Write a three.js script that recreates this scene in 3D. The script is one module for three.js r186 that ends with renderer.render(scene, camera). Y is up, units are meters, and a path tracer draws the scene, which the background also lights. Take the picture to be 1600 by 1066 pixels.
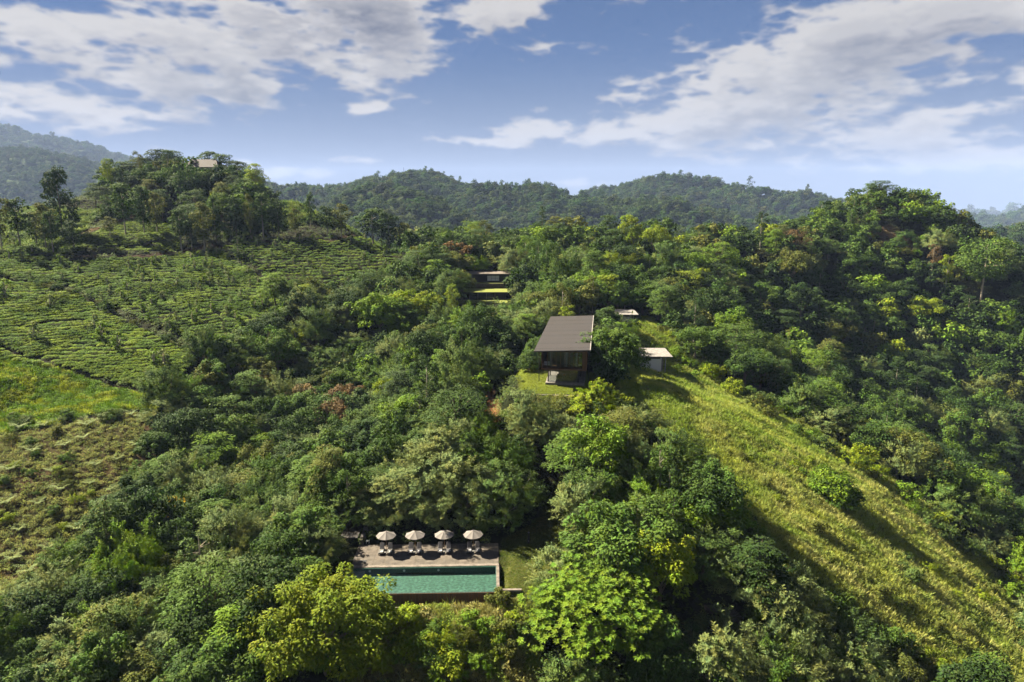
import * as THREE from 'three';
import { mergeGeometries } from 'three/addons/utils/BufferGeometryUtils.js';
import { RoundedBoxGeometry } from 'three/addons/geometries/RoundedBoxGeometry.js';
import { createNoise2D, createNoise3D } from 'simplex-noise';

// ---------------------------------------------------------------- camera, sun, exposure
const scene = new THREE.Scene();
const CAM_Y = 50, PITCH = 11 * Math.PI / 180, F = 1067;           // survey units: the photograph is 1600 x 1066
const camera = new THREE.PerspectiveCamera(2 * Math.atan(533 / F) * 180 / Math.PI, 1600 / 1066, 1, 30000);
camera.position.set(0, CAM_Y, 0);
camera.rotation.set(-PITCH, 0, 0);
const renderer = new THREE.WebGLRenderer({ antialias: true });
renderer.setSize(1024, 682);
renderer.toneMapping = THREE.LinearToneMapping;
const EXPOSURE = 6.6, SKY_LEVEL = 0.68 / EXPOSURE;
renderer.toneMappingExposure = EXPOSURE;
renderer.shadowMap.enabled = true;

const SUN = new THREE.Vector3(-0.66, 0.63, -0.38).normalize();
const sun = new THREE.DirectionalLight(new THREE.Color(1.0, 0.89, 0.66), 5.0);
sun.name = 'sun';
sun.position.copy(SUN).multiplyScalar(600).add(new THREE.Vector3(0, 0, -200));
sun.target.position.set(0, 0, -200);
sun.castShadow = true;
sun.shadow.mapSize.set(4096, 4096);
Object.assign(sun.shadow.camera, { left: -350, right: 350, top: 350, bottom: -350, near: 10, far: 1500 });
scene.add(sun, sun.target);

// ---------------------------------------------------------------- random numbers and noise
function rngOf(a) { return () => { a = (a + 0x6d2b79f5) | 0; let t = Math.imul(a ^ (a >>> 15), 1 | a); t = (t + Math.imul(t ^ (t >>> 7), 61 | t)) ^ t; return ((t ^ (t >>> 14)) >>> 0) / 4294967296; }; }
const rnd = rngOf(7), n2 = createNoise2D(rngOf(11)), n3 = createNoise3D(rngOf(12));
const lerp = THREE.MathUtils.lerp, clamp = THREE.MathUtils.clamp;
const ss = (a, b, x) => { const t = clamp((x - a) / (b - a), 0, 1); return t * t * (3 - 2 * t); };
function fbm2(x, y, oct = 4) { let s = 0, a = 0.5, n = 0; for (let i = 0; i < oct; i++) { s += a * n2(x, y); n += a; x = x * 2.03 + 17.1; y = y * 2.03 - 9.7; a *= 0.5; } return s / n; }
function fbm3(x, y, z, oct = 4) { let s = 0, a = 0.5, n = 0; for (let i = 0; i < oct; i++) { s += a * n3(x, y, z); n += a; x = x * 2.03 + 17.1; y = y * 2.03 - 9.7; z = z * 2.03 + 3.3; a *= 0.5; } return s / n; }
const V = (x, y, z) => new THREE.Vector3(x, y, z);

// survey: a pixel of the photograph and a distance northward (metres) to a place in the world, and back
const CP = Math.cos(PITCH), SP = Math.sin(PITCH);
function at(u, v, Z) { const cy = -(v - 533) / F, t = Z / (CP + cy * SP); return V((u - 800) / F * t, CAM_Y + (cy * CP - SP) * t, -Z); }
function atY(u, v, y) { const cy = -(v - 533) / F, t = (y - CAM_Y) / (cy * CP - SP); return V((u - 800) / F * t, y, -t * (CP + cy * SP)); }
function toPixel(x, y, z) { const yy = y - CAM_Y, d = -z * CP - yy * SP; return [800 + F * x / d, 533 - F * (yy * CP - z * SP) / d, d]; }
function inside(poly, x, y) { let c = false; for (let i = 0, j = poly.length - 1; i < poly.length; j = i++) { const [xi, yi] = poly[i], [xj, yj] = poly[j]; if ((yi > y) !== (yj > y) && x < (xj - xi) * (y - yi) / (yj - yi) + xi) c = !c; } return c; }

// ---------------------------------------------------------------- sky: air and clouds, one texture all the way round
{
  const W = 4096, H = 2048, KS = SKY_LEVEL, data = new Float32Array(W * H * 4);
  // cloud banks (azimuth and height in degrees, half-widths, strength): in view as in the photograph, and the same weather all round
  const banks = [];
  const bank = (u, v, ru, rv, k, grey = 0) => {
    const p = at(u, v, 1), az = Math.atan2(p.x, -p.z) * 180 / Math.PI, el = Math.atan2(p.y - CAM_Y, Math.hypot(p.x, p.z)) * 180 / Math.PI;
    banks.push([az, el, ru * 0.0537, rv * 0.0537, k, grey]);
  };
  [[110, 60, 160, 36, .82], [310, 66, 110, 36, .82], [60, 150, 110, 26, 0.72], [180, 112, 90, 22, 0.62], [440, 60, 130, 38, .88, 0.2], [350, 15, 240, 26, 0.66, 0.5], [540, 8, 130, 34, 1.1, 0.8], [590, 60, 70, 40, 1.0], [610, 95, 50, 32, 1.0], [570, 130, 44, 16, 1.0],
    [330, 140, 95, 24, 1.1, 0.7], [250, 150, 60, 16, .8], [400, 155, 40, 10, 0.9, 0.4], [60, 195, 130, 22, 0.6], [200, 178, 60, 8, 0.8], [770, 25, 60, 28, 1.1], [680, 12, 60, 16, 0.7], [660, 62, 16, 9, 0.8], [568, 170, 34, 8, 1.0], [565, 252, 38, 6, 0.8], [440, 268, 70, 9, 0.8], [100, 30, 60, 12, .6], [30, 220, 90, 10, .5],
    [760, 222, 90, 8, 0.9], [840, 203, 70, 14, 1.0], [970, 205, 90, 20, 1.0], [1090, 190, 90, 34, 1.0], [1180, 145, 110, 44, 1.05, .1], [1280, 105, 110, 46, 1.05, 0.15], [1380, 55, 110, 46, 1.05, 0.2], [1490, 22, 110, 32, 1.0, 0.2], [1590, 5, 90, 18, 0.9], [1270, 60, 60, 14, 0.6], [1010, 155, 50, 10, .5],
    [1200, 220, 130, 12, 0.8, 0.2], [1330, 190, 150, 22, 0.75, 0.3], [1450, 215, 160, 20, 0.8, 0.3], [1560, 240, 110, 16, 0.85], [1290, 245, 120, 12, 0.7, .2], [1070, 242, 36, 6, 0.7], [1500, 165, 130, 16, 0.45, .2], [1450, 120, 80, 8, .4], [1590, 105, 40, 10, .5], [920, 285, 60, 7, .6], [1420, 262, 150, 9, .5, .2],
  ].forEach((b) => bank(...b));
  const r = rngOf(31);
  for (let i = 0; i < 150; i++) { // the rest of the sky
    const az = 40 + r() * 280, el = 2 + 50 * r() * r(), w = 5 + 9 * r(), h = (0.7 + 2.4 * r()) * (0.6 + el / 30);
    banks.push([az > 180 ? az - 360 : az, el, w, h, 0.7 + 0.4 * r(), r() < 0.3 ? 0.5 : 0]);
  }
  for (let i = 0; i < 34; i++) { const az = r() * 360 - 180, el = 18 + 60 * r(); banks.push([az, el, (5 + 9 * r()) / Math.cos(el * Math.PI / 180 * .9), 2 + 4 * r(), 0.85 + 0.25 * r(), 0.3 * r()]); }
  const field = new Float32Array(W * 1024), greyF = new Float32Array(W * 1024);
  for (const [az, el, rw, rh, k, g] of banks) {
    const e0 = Math.max(0, Math.floor((el - 3 * rh) / 180 * H)), e1 = Math.min(1023, Math.ceil((el + 3 * rh) / 180 * H));
    for (let row = e0; row <= e1; row++) {
      const dy = ((row + .5) / H * 180 - el) / rh, c0 = Math.floor(((az - 90 - 3 * rw) / 360 + 0.5) * W), c1 = Math.ceil(((az - 90 + 3 * rw) / 360 + 0.5) * W);
      for (let cc = c0; cc <= c1; cc++) {
        const dx = (((cc + .5) / W - .5) * 360 + 90 - az) / rw, q = dx * dx + dy * dy;
        if (q > 9) continue;
        const w = k * Math.exp(-q * 0.75), i = row * W + ((cc % W) + W) % W;
        field[i] = Math.max(field[i], w) + 0.18 * Math.min(field[i], w); greyF[i] += w * g;
      }
    }
  }
  // cloud body: banks broken up by billowing noise; column c looks along azimuth, row along height
  const dens = new Float32Array(W * 1024).fill(-1);
  for (let row = 0; row < 1024; row++) {
    const el = (row + .5) / H * Math.PI, sq = 1 / (0.16 + 0.9 * Math.sin(el));
    for (let c = 0; c < W; c++) {
      const i = row * W + c, f = field[i];
      if (f < 0.03) continue;
      const ph = ((c + .5) / W - .5) * 2 * Math.PI, X = Math.cos(ph) * Math.cos(el), Y = Math.sin(el), Zz = Math.sin(ph) * Math.cos(el);
      const ys = Y * 2.6, wx = fbm3(X * 9, ys * 9, Zz * 9 + 70, 2) * .05;
      const a = fbm3(X * 8 + wx, ys * 9 + 5, Zz * 8, 3), b = 1 - Math.abs(fbm3(X * 15 + wx * 3, ys * 17, Zz * 15 + 40, 4)) * 2.2, d2 = fbm3(X * 48, ys * 55, Zz * 48, 3);
      dens[i] = f * 0.92 - 0.47 + 0.62 * a + 0.30 * (b - 0.45) + 0.07 * d2;
    }
  }
  const sample = (row, c) => (row < 0 || row > 1023 ? 0 : dens[row * W + ((c % W) + W) % W]);
  const sunAz = Math.atan2(SUN.z, SUN.x), sunEl = Math.asin(SUN.y);
  const K = KS;  // sky strength against the sun, at the exposure above
  const hexLin = (h) => new THREE.Color(h), top = hexLin('#1b478c'), mid = hexLin('#3f72b4'), low = hexLin('#8297bd'), hor = hexLin('#8b9ab6'), white = hexLin('#fbf5ef'), grey = hexLin('#6a7088');
  for (let row = 0; row < H; row++) {
    const elDeg = ((row + .5) / H - .5) * 180, el = elDeg * Math.PI / 180;
    for (let c = 0; c < W; c++) {
      const ph = ((c + .5) / W - .5) * 2 * Math.PI, cosS = Math.cos(el) * Math.cos(sunEl) * Math.cos(ph - sunAz) + Math.sin(el) * Math.sin(sunEl);
      let R, G, B;
      const e = Math.max(0, elDeg), t1 = ss(0, 7, e), t2 = ss(4, 13, e), t3 = ss(10, 34, e);
      const mixc = (k) => lerp(lerp(lerp(hor[k], low[k], t1), mid[k], t2), top[k], t3);
      R = mixc('r'); G = mixc('g'); B = mixc('b');
      const glow = 0.30 * Math.pow(Math.max(0, cosS), 6) + 0.10 * Math.pow(Math.max(0, cosS), 2);
      const dim = 0.93 + glow; R = R * dim + glow * 0.10; G = G * dim + glow * 0.09; B = B * dim + glow * 0.07;
      if (row >= 1024) {
        const rr = row - 1024, d = sample(rr, c);
        if (d > -0.12) {
          const alpha = ss(-0.20, 0.36, d) * (0.82 + 0.18 * ss(3, 8, e));
          const up = sample(rr + 10, c - 5), up2 = sample(rr + 26, c - 12), self = clamp(0.40 + (d - Math.max(-.2, up)) * 0.70 + (d - Math.max(-.2, up2)) * 0.45, 0, 1);
          const thick = ss(0.25, 0.9, d), gr = clamp(greyF[rr * W + c] * 0.75, 0, 0.85);
          let lit = clamp(0.55 + 0.75 * self - 0.34 * thick - gr * 0.62 * ss(.12, .6, d), 0.0, 1.0);
          const haze = 1 - ss(0, 6, e);
          const cr = lerp(lerp(grey.r, white.r, lit), low.r, haze * .5), cg = lerp(lerp(grey.g, white.g, lit), low.g, haze * .5), cb = lerp(lerp(grey.b, white.b, lit), low.b, haze * .5);
          const br = 0.92 + 0.35 * glow;
          R = lerp(R, cr * br, alpha); G = lerp(G, cg * br, alpha); B = lerp(B, cb * br, alpha);
        }
      }
      const o = (row * W + c) * 4;
      data[o] = R * K; data[o + 1] = G * K; data[o + 2] = B * K; data[o + 3] = 1;
    }
  }
  const tex = new THREE.DataTexture(data, W, H, THREE.RGBAFormat, THREE.FloatType);
  tex.mapping = THREE.EquirectangularReflectionMapping;
  tex.magFilter = THREE.LinearFilter; tex.wrapS = THREE.RepeatWrapping; tex.needsUpdate = true;
  scene.background = tex; scene.environment = tex;
}
console.log('sky done');

// ---------------------------------------------------------------- terrain heights from surveyed places
const survey = [   // photo u, v, distance north, height of what covers the ground there
  [700, 1060, 72, 0], [300, 1060, 72, 5], [50, 1060, 75, 5], [1000, 1060, 72, 4], [1300, 1060, 75, 4], [1600, 1060, 85, 0], [700, 960, 79, 0.3], [450, 920, 84, 6], [200, 940, 88, 6], [30, 900, 98, 3],
  [0, 800, 115, 0], [100, 720, 130, 0], [200, 690, 138, 0], [0, 650, 150, 0], [230, 640, 155, 0], [0, 560, 172, 0], [250, 610, 165, 0], [300, 560, 180, 0], [150, 520, 195, 0], [0, 440, 225, 0], [200, 430, 250, 0], [400, 450, 245, 0],
  [330, 385, 300, 0], [100, 400, 265, 0], [0, 385, 285, 0], [150, 360, 300, 0], [540, 370, 310, 0], [640, 375, 330, 8], [450, 310, 340, 3], [300, 330, 350, 8], [300, 250, 385, 12], [230, 250, 400, 10],
  [600, 450, 215, 12], [450, 560, 175, 14], [400, 650, 145, 14], [300, 700, 132, 8], [300, 820, 105, 6], [520, 600, 155, 13], [600, 700, 122, 8], [850, 700, 116, 0], [770, 640, 130, 1], [760, 443, 250, 0], [700, 500, 200, 10],
  [850, 350, 330, 11], [950, 400, 265, 10], [1080, 400, 280, 10], [1040, 600, 140, 0], [1000, 500, 195, 0], [1150, 760, 108, 0], [1150, 650, 135, 0], [1300, 690, 150, 0], [1450, 800, 128, 0], [1600, 960, 112, 0],
  [1250, 950, 82, 0], [1400, 950, 90, 0], [1450, 650, 200, 19], [1600, 600, 240, 18], [1600, 750, 190, 17], [1590, 500, 270, 12], [1300, 420, 300, 12], [1500, 352, 345, 2], [1530, 372, 340, 2], [1380, 370, 325, 0],
  [1250, 366, 312, 2], [1150, 500, 235, 12], [1100, 470, 230, 12], [840, 790, 101, 0], [1300, 330, 348, 9], [1230, 358, 335, 11], [1380, 298, 352, 4], [1440, 318, 350, 2], [1480, 345, 346, 2], [1020, 578, 168, 0], [1060, 575, 175, 0], [1075, 612, 150, 0], [1010, 500, 205, 1], [860, 760, 106, 0],
];
const ctrl = survey.map(([u, v, Z, th]) => { const p = at(u, v, Z); return [p.x, p.z, p.y - th]; });
ctrl.push([-30, -60, -16], [0, -60, -13], [30, -60, -14], [60, -60, -22], [-70, -60, -20], [0, -20, -40], [-120, -30, -35], [120, -30, -55], [130, -110, -38], [-150, -110, 8], [-230, -150, 26], [-260, -230, 38], [-300, -330, 36], [-280, -430, 40], [-190, -450, 48], [-100, -420, 24], [-40, -400, 2], [30, -400, 14], [100, -390, 12],
  [180, -420, 30], [260, -400, 8], [320, -330, -20], [280, -240, -35], [250, -160, -48], [-30, -480, -20], [120, -480, -20], [-350, -30, 0], [350, -30, -60], [350, -480, -40], [-350, -480, 20], [10, -210, 16], [20, -240, 19], [-60, -300, 30], [-120, -330, 46], [-140, -360, 56]);
const RB = (() => {
  const n = ctrl.length, N = n + 3, A = Array.from({ length: N }, () => new Float64Array(N + 1));
  for (let i = 0; i < n; i++) {
    for (let j = 0; j < n; j++) A[i][j] = Math.hypot(ctrl[i][0] - ctrl[j][0], ctrl[i][1] - ctrl[j][1], 6);
    A[i][i] -= 2.0;
    A[i][n] = A[n][i] = 1; A[i][n + 1] = A[n + 1][i] = ctrl[i][0]; A[i][n + 2] = A[n + 2][i] = ctrl[i][1]; A[i][N] = ctrl[i][2];
  }
  for (let k = 0; k < N; k++) {
    let p = k; for (let i = k + 1; i < N; i++) if (Math.abs(A[i][k]) > Math.abs(A[p][k])) p = i;
    [A[k], A[p]] = [A[p], A[k]];
    for (let i = 0; i < N; i++) if (i !== k) { const f = A[i][k] / A[k][k]; if (f) for (let j = k; j <= N; j++) A[i][j] -= f * A[k][j]; }
  }
  return A.map((row, i) => row[N] / row[i]);
})();
function rawHeight(x, z) { const n = ctrl.length; let s = RB[n] + RB[n + 1] * x + RB[n + 2] * z; for (let i = 0; i < n; i++) s += RB[i] * Math.hypot(x - ctrl[i][0], z - ctrl[i][1], 6); return s; }

// level pads cut into the ridge (local frames: origin, heading, local rectangle)
const ordinalSimple = ["first", "second", "third", "fourth", "fifth"];
const POOL = { o: V(-2.25, 0, -89.4), a: 1.7 * Math.PI / 180 };      // right front corner of the terrace, x along the pool, -z to the back
const HOUSE = { o: V(4.4, 14.5, -134.5), a: -7.5 * Math.PI / 180 };
const VILLA = { o: at(765, 443, 250).setY(0), a: 0.02 };
const local = (f, x, z) => { const dx = x - f.o.x, dz = z - f.o.z, c = Math.cos(f.a), s = Math.sin(f.a); return [dx * c - dz * s, dx * s + dz * c]; };
const toWorld = (f, lx, ly, lz) => { const c = Math.cos(f.a), s = Math.sin(f.a); return V(f.o.x + lx * c + lz * s, f.o.y + ly, f.o.z - lx * s + lz * c); };
const box01 = (lx, lz, x0, x1, z0, z1, soft) => { const d = Math.hypot(Math.max(x0 - lx, lx - x1, 0), Math.max(z0 - lz, lz - z1, 0)); return 1 - ss(0, soft, d); };
VILLA.o.y = at(765, 443, 250).y;
function fineHeight(x, z) {
  let h = rawHeight(x, z), rough = 1;
  let k, lx, lz;
  const mix = (w, y) => { h = lerp(h, y, w); rough *= 1 - w; };
  if (Math.abs(x + 10) < 60 && Math.abs(z + 92) < 45) {
    [lx, lz] = local(POOL, x, z);
    mix(box01(lx, lz, -26, 8, -16, -2, 7) * 0.999, -0.12);                 // terrace and the lawn beside it
    mix(box01(lx, lz, 1.2, 5.5, -3, 6.4, 2.2), -0.12);
    mix(box01(lx, lz, -21.6, -0.2, 0.9, 6.2, 1.2), -2.2);                  // the pool basin
    mix(box01(lx, lz, -26, 1.0, 8.0, 9.5, 1.5) * .8, -1.7);
  }
  if (Math.abs(x - 12) < 50 && Math.abs(z + 150) < 50) {
    [lx, lz] = local(HOUSE, x, z);
    mix(box01(lx, lz, -3.0, 11, -44, 6.2, 5), 14.5);
  }
  if (Math.abs(x + 8) < 50 && Math.abs(z + 255) < 40) {
    [lx, lz] = local(VILLA, x, z);
    mix(box01(lx, lz, -12, 12, -14, 1.0, 5), VILLA.o.y);
    mix(box01(lx, lz, -12, 11, 1.2, 24, 4), VILLA.o.y - 4.5);
  }
  const far = ss(90, 320, -z);
  h += rough * ((0.5 + 2.2 * far) * fbm2(x / 34, z / 34, 3) + 0.35 * fbm2(x / 7, z / 7, 3));
  return h;
}
// height grid, then looked up bilinearly
const GX0 = -380, GX1 = 380, GZ0 = -500, GZ1 = -16, GS = 1.5, GW = Math.round((GX1 - GX0) / GS) + 1, GH = Math.round((GZ1 - GZ0) / GS) + 1;
const grid = new Float32Array(GW * GH);
{ // the smooth part on a coarse grid would do, but this is quick enough
  for (let j = 0; j < GH; j++) for (let i = 0; i < GW; i++) grid[j * GW + i] = fineHeight(GX0 + i * GS, GZ0 + j * GS);
}
function height(x, z) {
  const fx = clamp((x - GX0) / GS, 0, GW - 1.001), fz = clamp((z - GZ0) / GS, 0, GH - 1.001), i = Math.floor(fx), j = Math.floor(fz), a = fx - i, b = fz - j, k = j * GW + i;
  return (grid[k] * (1 - a) + grid[k + 1] * a) * (1 - b) + (grid[k + GW] * (1 - a) + grid[k + GW + 1] * a) * b;
}
// where the line of sight of a photo pixel meets the ground
function ground(u, v) {
  const d = at(u, v, 100).sub(V(0, CAM_Y, 0)).divideScalar(100);
  let Z = 60; for (; Z < 480; Z += 0.5) if (CAM_Y + d.y * Z < height(d.x * Z, -Z)) break;
  return [d.x * Z, -Z];
}
console.log('terrain heights', height(-10, -79).toFixed(1), height(40, -108).toFixed(1));

// ---------------------------------------------------------------- what covers the ground where (outlines surveyed in the photograph, laid on the ground)
const OUT = {
  slope: [[1008, 490], [1060, 545], [1130, 592], [1230, 652], [1330, 705], [1420, 768], [1520, 862], [1640, 950], [1640, 1090], [1480, 1090], [1330, 1010], [1225, 935], [1190, 850], [1145, 780], [1070, 720], [1015, 655], [965, 625], [958, 590], [985, 560]],
  bank: [[-320, 480], [60, 566], [130, 590], [250, 628], [258, 646], [-320, 700]],
  field: [[-320, 700], [257, 652], [238, 700], [190, 800], [90, 880], [-320, 1150]],
  teaMid: [[-320, 385], [60, 445], [120, 462], [310, 562], [255, 618], [130, 585], [-320, 478]],
  teaUp: [[-320, 360], [100, 408], [230, 404], [330, 390], [400, 432], [455, 470], [330, 548], [120, 455], [-320, 380]],
  teaRidge: [[130, 378], [200, 343], [262, 350], [288, 385], [230, 397], [140, 392]],
  teaBack: [[340, 388], [540, 376], [650, 388], [610, 430], [490, 452], [405, 425]],
  weeds: [[545, 935], [600, 938], [815, 935], [850, 965], [840, 1090], [540, 1090]],
  poolLawn: [[778, 848], [800, 838], [845, 770], [872, 775], [850, 860], [830, 905], [806, 921], [778, 923]],
  houseLawn: [[803, 589], [850, 578], [935, 585], [925, 617], [826, 615], [812, 606]],
  bankBelow: [[830, 622], [930, 622], [1010, 660], [940, 690], [860, 690], [800, 650]],
  meadow: [[-320, 355], [-40, 392], [60, 398], [130, 395], [140, 350], [170, 330], [110, 330], [-60, 340]],
  meadowBack: [[345, 380], [560, 370], [660, 380], [640, 360], [520, 335], [440, 310], [405, 312], [395, 345]],
  hillBare: [[1362, 360], [1392, 352], [1425, 368], [1450, 392], [1418, 398], [1380, 380]],
};
const LAND = {};
for (const k in OUT) LAND[k] = OUT[k].map(([u, v]) => ground(u, v));
LAND.poolLawn = [[POOL.o.x + 0.6, -81], [3.8, -82.5], [6.5, -88], [8.5, -96], [9.5, -106], [6.5, -109], [3.5, -103], [POOL.o.x + 0.6, -97]];
const boxes = {}; for (const k in LAND) boxes[k] = [Math.min(...LAND[k].map((p) => p[0])), Math.max(...LAND[k].map((p) => p[0])), Math.min(...LAND[k].map((p) => p[1])), Math.max(...LAND[k].map((p) => p[1]))];
const on = (k, x, z) => x >= boxes[k][0] && x <= boxes[k][1] && z >= boxes[k][2] && z <= boxes[k][3] && inside(LAND[k], x, z);
const clearing = (x, z) => { for (const k in LAND) if (on(k, x, z)) return k; return null; };
const polyPath = (pts) => pts.map(([u, v]) => ground(u, v));
const roads = [[polyPath([[-40, 405], [60, 402], [140, 400], [230, 402], [290, 393], [330, 384], [420, 380], [520, 376], [570, 373]]), 1.4, [0.065, 0.04, 0.022]],
  [polyPath([[120, 368], [160, 356], [195, 344], [225, 333]]), 1.5, [0.16, 0.105, 0.05]],
  [polyPath([[130, 395], [220, 386], [300, 368]]), 0.7, [0.06, 0.05, 0.03]],
  [polyPath([[0, 545], [60, 566], [130, 590], [250, 628]]), 0.45, [0.05, 0.035, 0.02]],
  [polyPath([[-30, 662], [100, 660], [255, 648]]), 0.5, [0.05, 0.037, 0.02]],
  [polyPath([[235, 660], [228, 710], [190, 780], [165, 850]]), 0.7, [0.13, 0.08, 0.045]],
  [polyPath([[765, 610], [772, 650], [768, 690], [790, 730]]), 1.0, [0.24, 0.11, 0.05]]];
const roadBoxes = roads.map(([p, w]) => [Math.min(...p.map((q) => q[0])) - w, Math.max(...p.map((q) => q[0])) + w, Math.min(...p.map((q) => q[1])) - w, Math.max(...p.map((q) => q[1])) + w]);
function roadAt(x, z, extra = 0) {
  for (let r = 0; r < roads.length; r++) {
    const b = roadBoxes[r]; if (x < b[0] - 2 || x > b[1] + 2 || z < b[2] - 2 || z > b[3] + 2) continue;
    const [p, w] = roads[r];
    for (let i = 0; i + 1 < p.length; i++) {
      const [x0, z0] = p[i], [x1, z1] = p[i + 1], dx = x1 - x0, dz = z1 - z0, t = clamp(((x - x0) * dx + (z - z0) * dz) / (dx * dx + dz * dz), 0, 1);
      if (Math.hypot(x - x0 - dx * t, z - z0 - dz * t) < w + extra) return r;
    }
  }
  return -1;
}
const structure = (o, name) => { o.name = name; o.userData.kind = 'structure'; o.receiveShadow = o.castShadow = true; scene.add(o); return o; };
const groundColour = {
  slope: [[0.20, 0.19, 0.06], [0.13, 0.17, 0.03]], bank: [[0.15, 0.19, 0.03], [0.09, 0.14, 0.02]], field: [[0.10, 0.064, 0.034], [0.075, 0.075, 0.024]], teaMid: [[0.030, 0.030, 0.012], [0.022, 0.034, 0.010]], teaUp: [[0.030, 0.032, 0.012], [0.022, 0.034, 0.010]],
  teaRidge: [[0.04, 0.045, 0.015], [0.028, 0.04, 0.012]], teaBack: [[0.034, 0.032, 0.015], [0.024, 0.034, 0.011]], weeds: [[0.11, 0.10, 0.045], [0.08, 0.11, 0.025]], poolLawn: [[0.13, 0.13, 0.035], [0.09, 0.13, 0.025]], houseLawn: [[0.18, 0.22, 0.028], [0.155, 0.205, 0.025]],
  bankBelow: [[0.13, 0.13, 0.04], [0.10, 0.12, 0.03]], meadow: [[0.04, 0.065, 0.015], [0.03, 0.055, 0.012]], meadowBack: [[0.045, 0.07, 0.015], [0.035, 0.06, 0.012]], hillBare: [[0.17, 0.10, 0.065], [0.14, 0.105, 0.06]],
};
{
  const pos = new Float32Array(GW * GH * 3), col = new Float32Array(GW * GH * 3), uv = new Float32Array(GW * GH * 2), idx = [];
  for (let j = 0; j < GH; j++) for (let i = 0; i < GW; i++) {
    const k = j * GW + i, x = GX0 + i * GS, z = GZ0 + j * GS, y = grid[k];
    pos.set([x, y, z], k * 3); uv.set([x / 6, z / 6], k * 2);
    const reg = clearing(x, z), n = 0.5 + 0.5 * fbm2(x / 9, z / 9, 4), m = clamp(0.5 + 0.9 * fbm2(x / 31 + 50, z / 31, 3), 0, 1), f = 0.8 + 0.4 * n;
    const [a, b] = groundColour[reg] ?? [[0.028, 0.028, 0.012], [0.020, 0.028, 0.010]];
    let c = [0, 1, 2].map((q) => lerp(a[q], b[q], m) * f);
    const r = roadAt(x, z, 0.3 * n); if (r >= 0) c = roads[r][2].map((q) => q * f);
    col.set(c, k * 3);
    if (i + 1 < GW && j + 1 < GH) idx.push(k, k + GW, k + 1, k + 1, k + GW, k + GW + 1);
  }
  // an exposed red bank on the far side, soil not shade
  const red = ground(1251, 364);
  for (let k = 0; k < GW * GH; k++) { const d = Math.hypot(pos[3 * k] - red[0], (pos[3 * k + 2] - red[1]) * .6) + 1.2 * fbm2(pos[3 * k] / 3, pos[3 * k + 2] / 3, 2); if (d < 3.2) col.set([0.42, 0.17, 0.055], 3 * k); }
  const g = new THREE.BufferGeometry();
  g.setAttribute('position', new THREE.BufferAttribute(pos, 3)); g.setAttribute('color', new THREE.BufferAttribute(col, 3)); g.setAttribute('uv', new THREE.BufferAttribute(uv, 2));
  g.setIndex(idx); g.computeVertexNormals();
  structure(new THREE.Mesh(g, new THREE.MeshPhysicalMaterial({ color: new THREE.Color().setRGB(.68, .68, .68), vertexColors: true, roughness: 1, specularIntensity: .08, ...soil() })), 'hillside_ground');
}
function soil() { // fine grain of earth and litter
  const S = 256, d = new Uint8Array(S * S * 4), b = new Uint8Array(S * S * 4), T = 2 * Math.PI / S;
  for (let j = 0; j < S; j++) for (let i = 0; i < S; i++) {
    const X = Math.cos(i * T), Y = Math.sin(i * T), Zc = Math.cos(j * T), Wc = Math.sin(j * T);
    const n = fbm3(X * 6 + Zc * 4.1, Y * 6 + Wc * 4.1, Zc * 6 - X * 3 + Wc * 2, 4), m = fbm3(X * 23 + Wc * 19, Y * 23 - Zc * 19, Zc * 20 + Wc * 23, 2), q = 255 * clamp(0.82 + 0.22 * n + 0.18 * m, 0, 1), o = 4 * (j * S + i);
    d.set([q, q, q, 255], o); const w = 255 * clamp(0.5 + 0.5 * n + 0.4 * m, 0, 1); b.set([w, w, w, 255], o);
  }
  const tex = (a, srgb) => { const t = new THREE.DataTexture(a, S, S); t.wrapS = t.wrapT = THREE.RepeatWrapping; t.magFilter = THREE.LinearFilter; if (srgb) t.colorSpace = THREE.SRGBColorSpace; t.needsUpdate = true; return t; };
  return { map: tex(d, true), bumpMap: tex(b, false), bumpScale: 0.12 };
}

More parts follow.
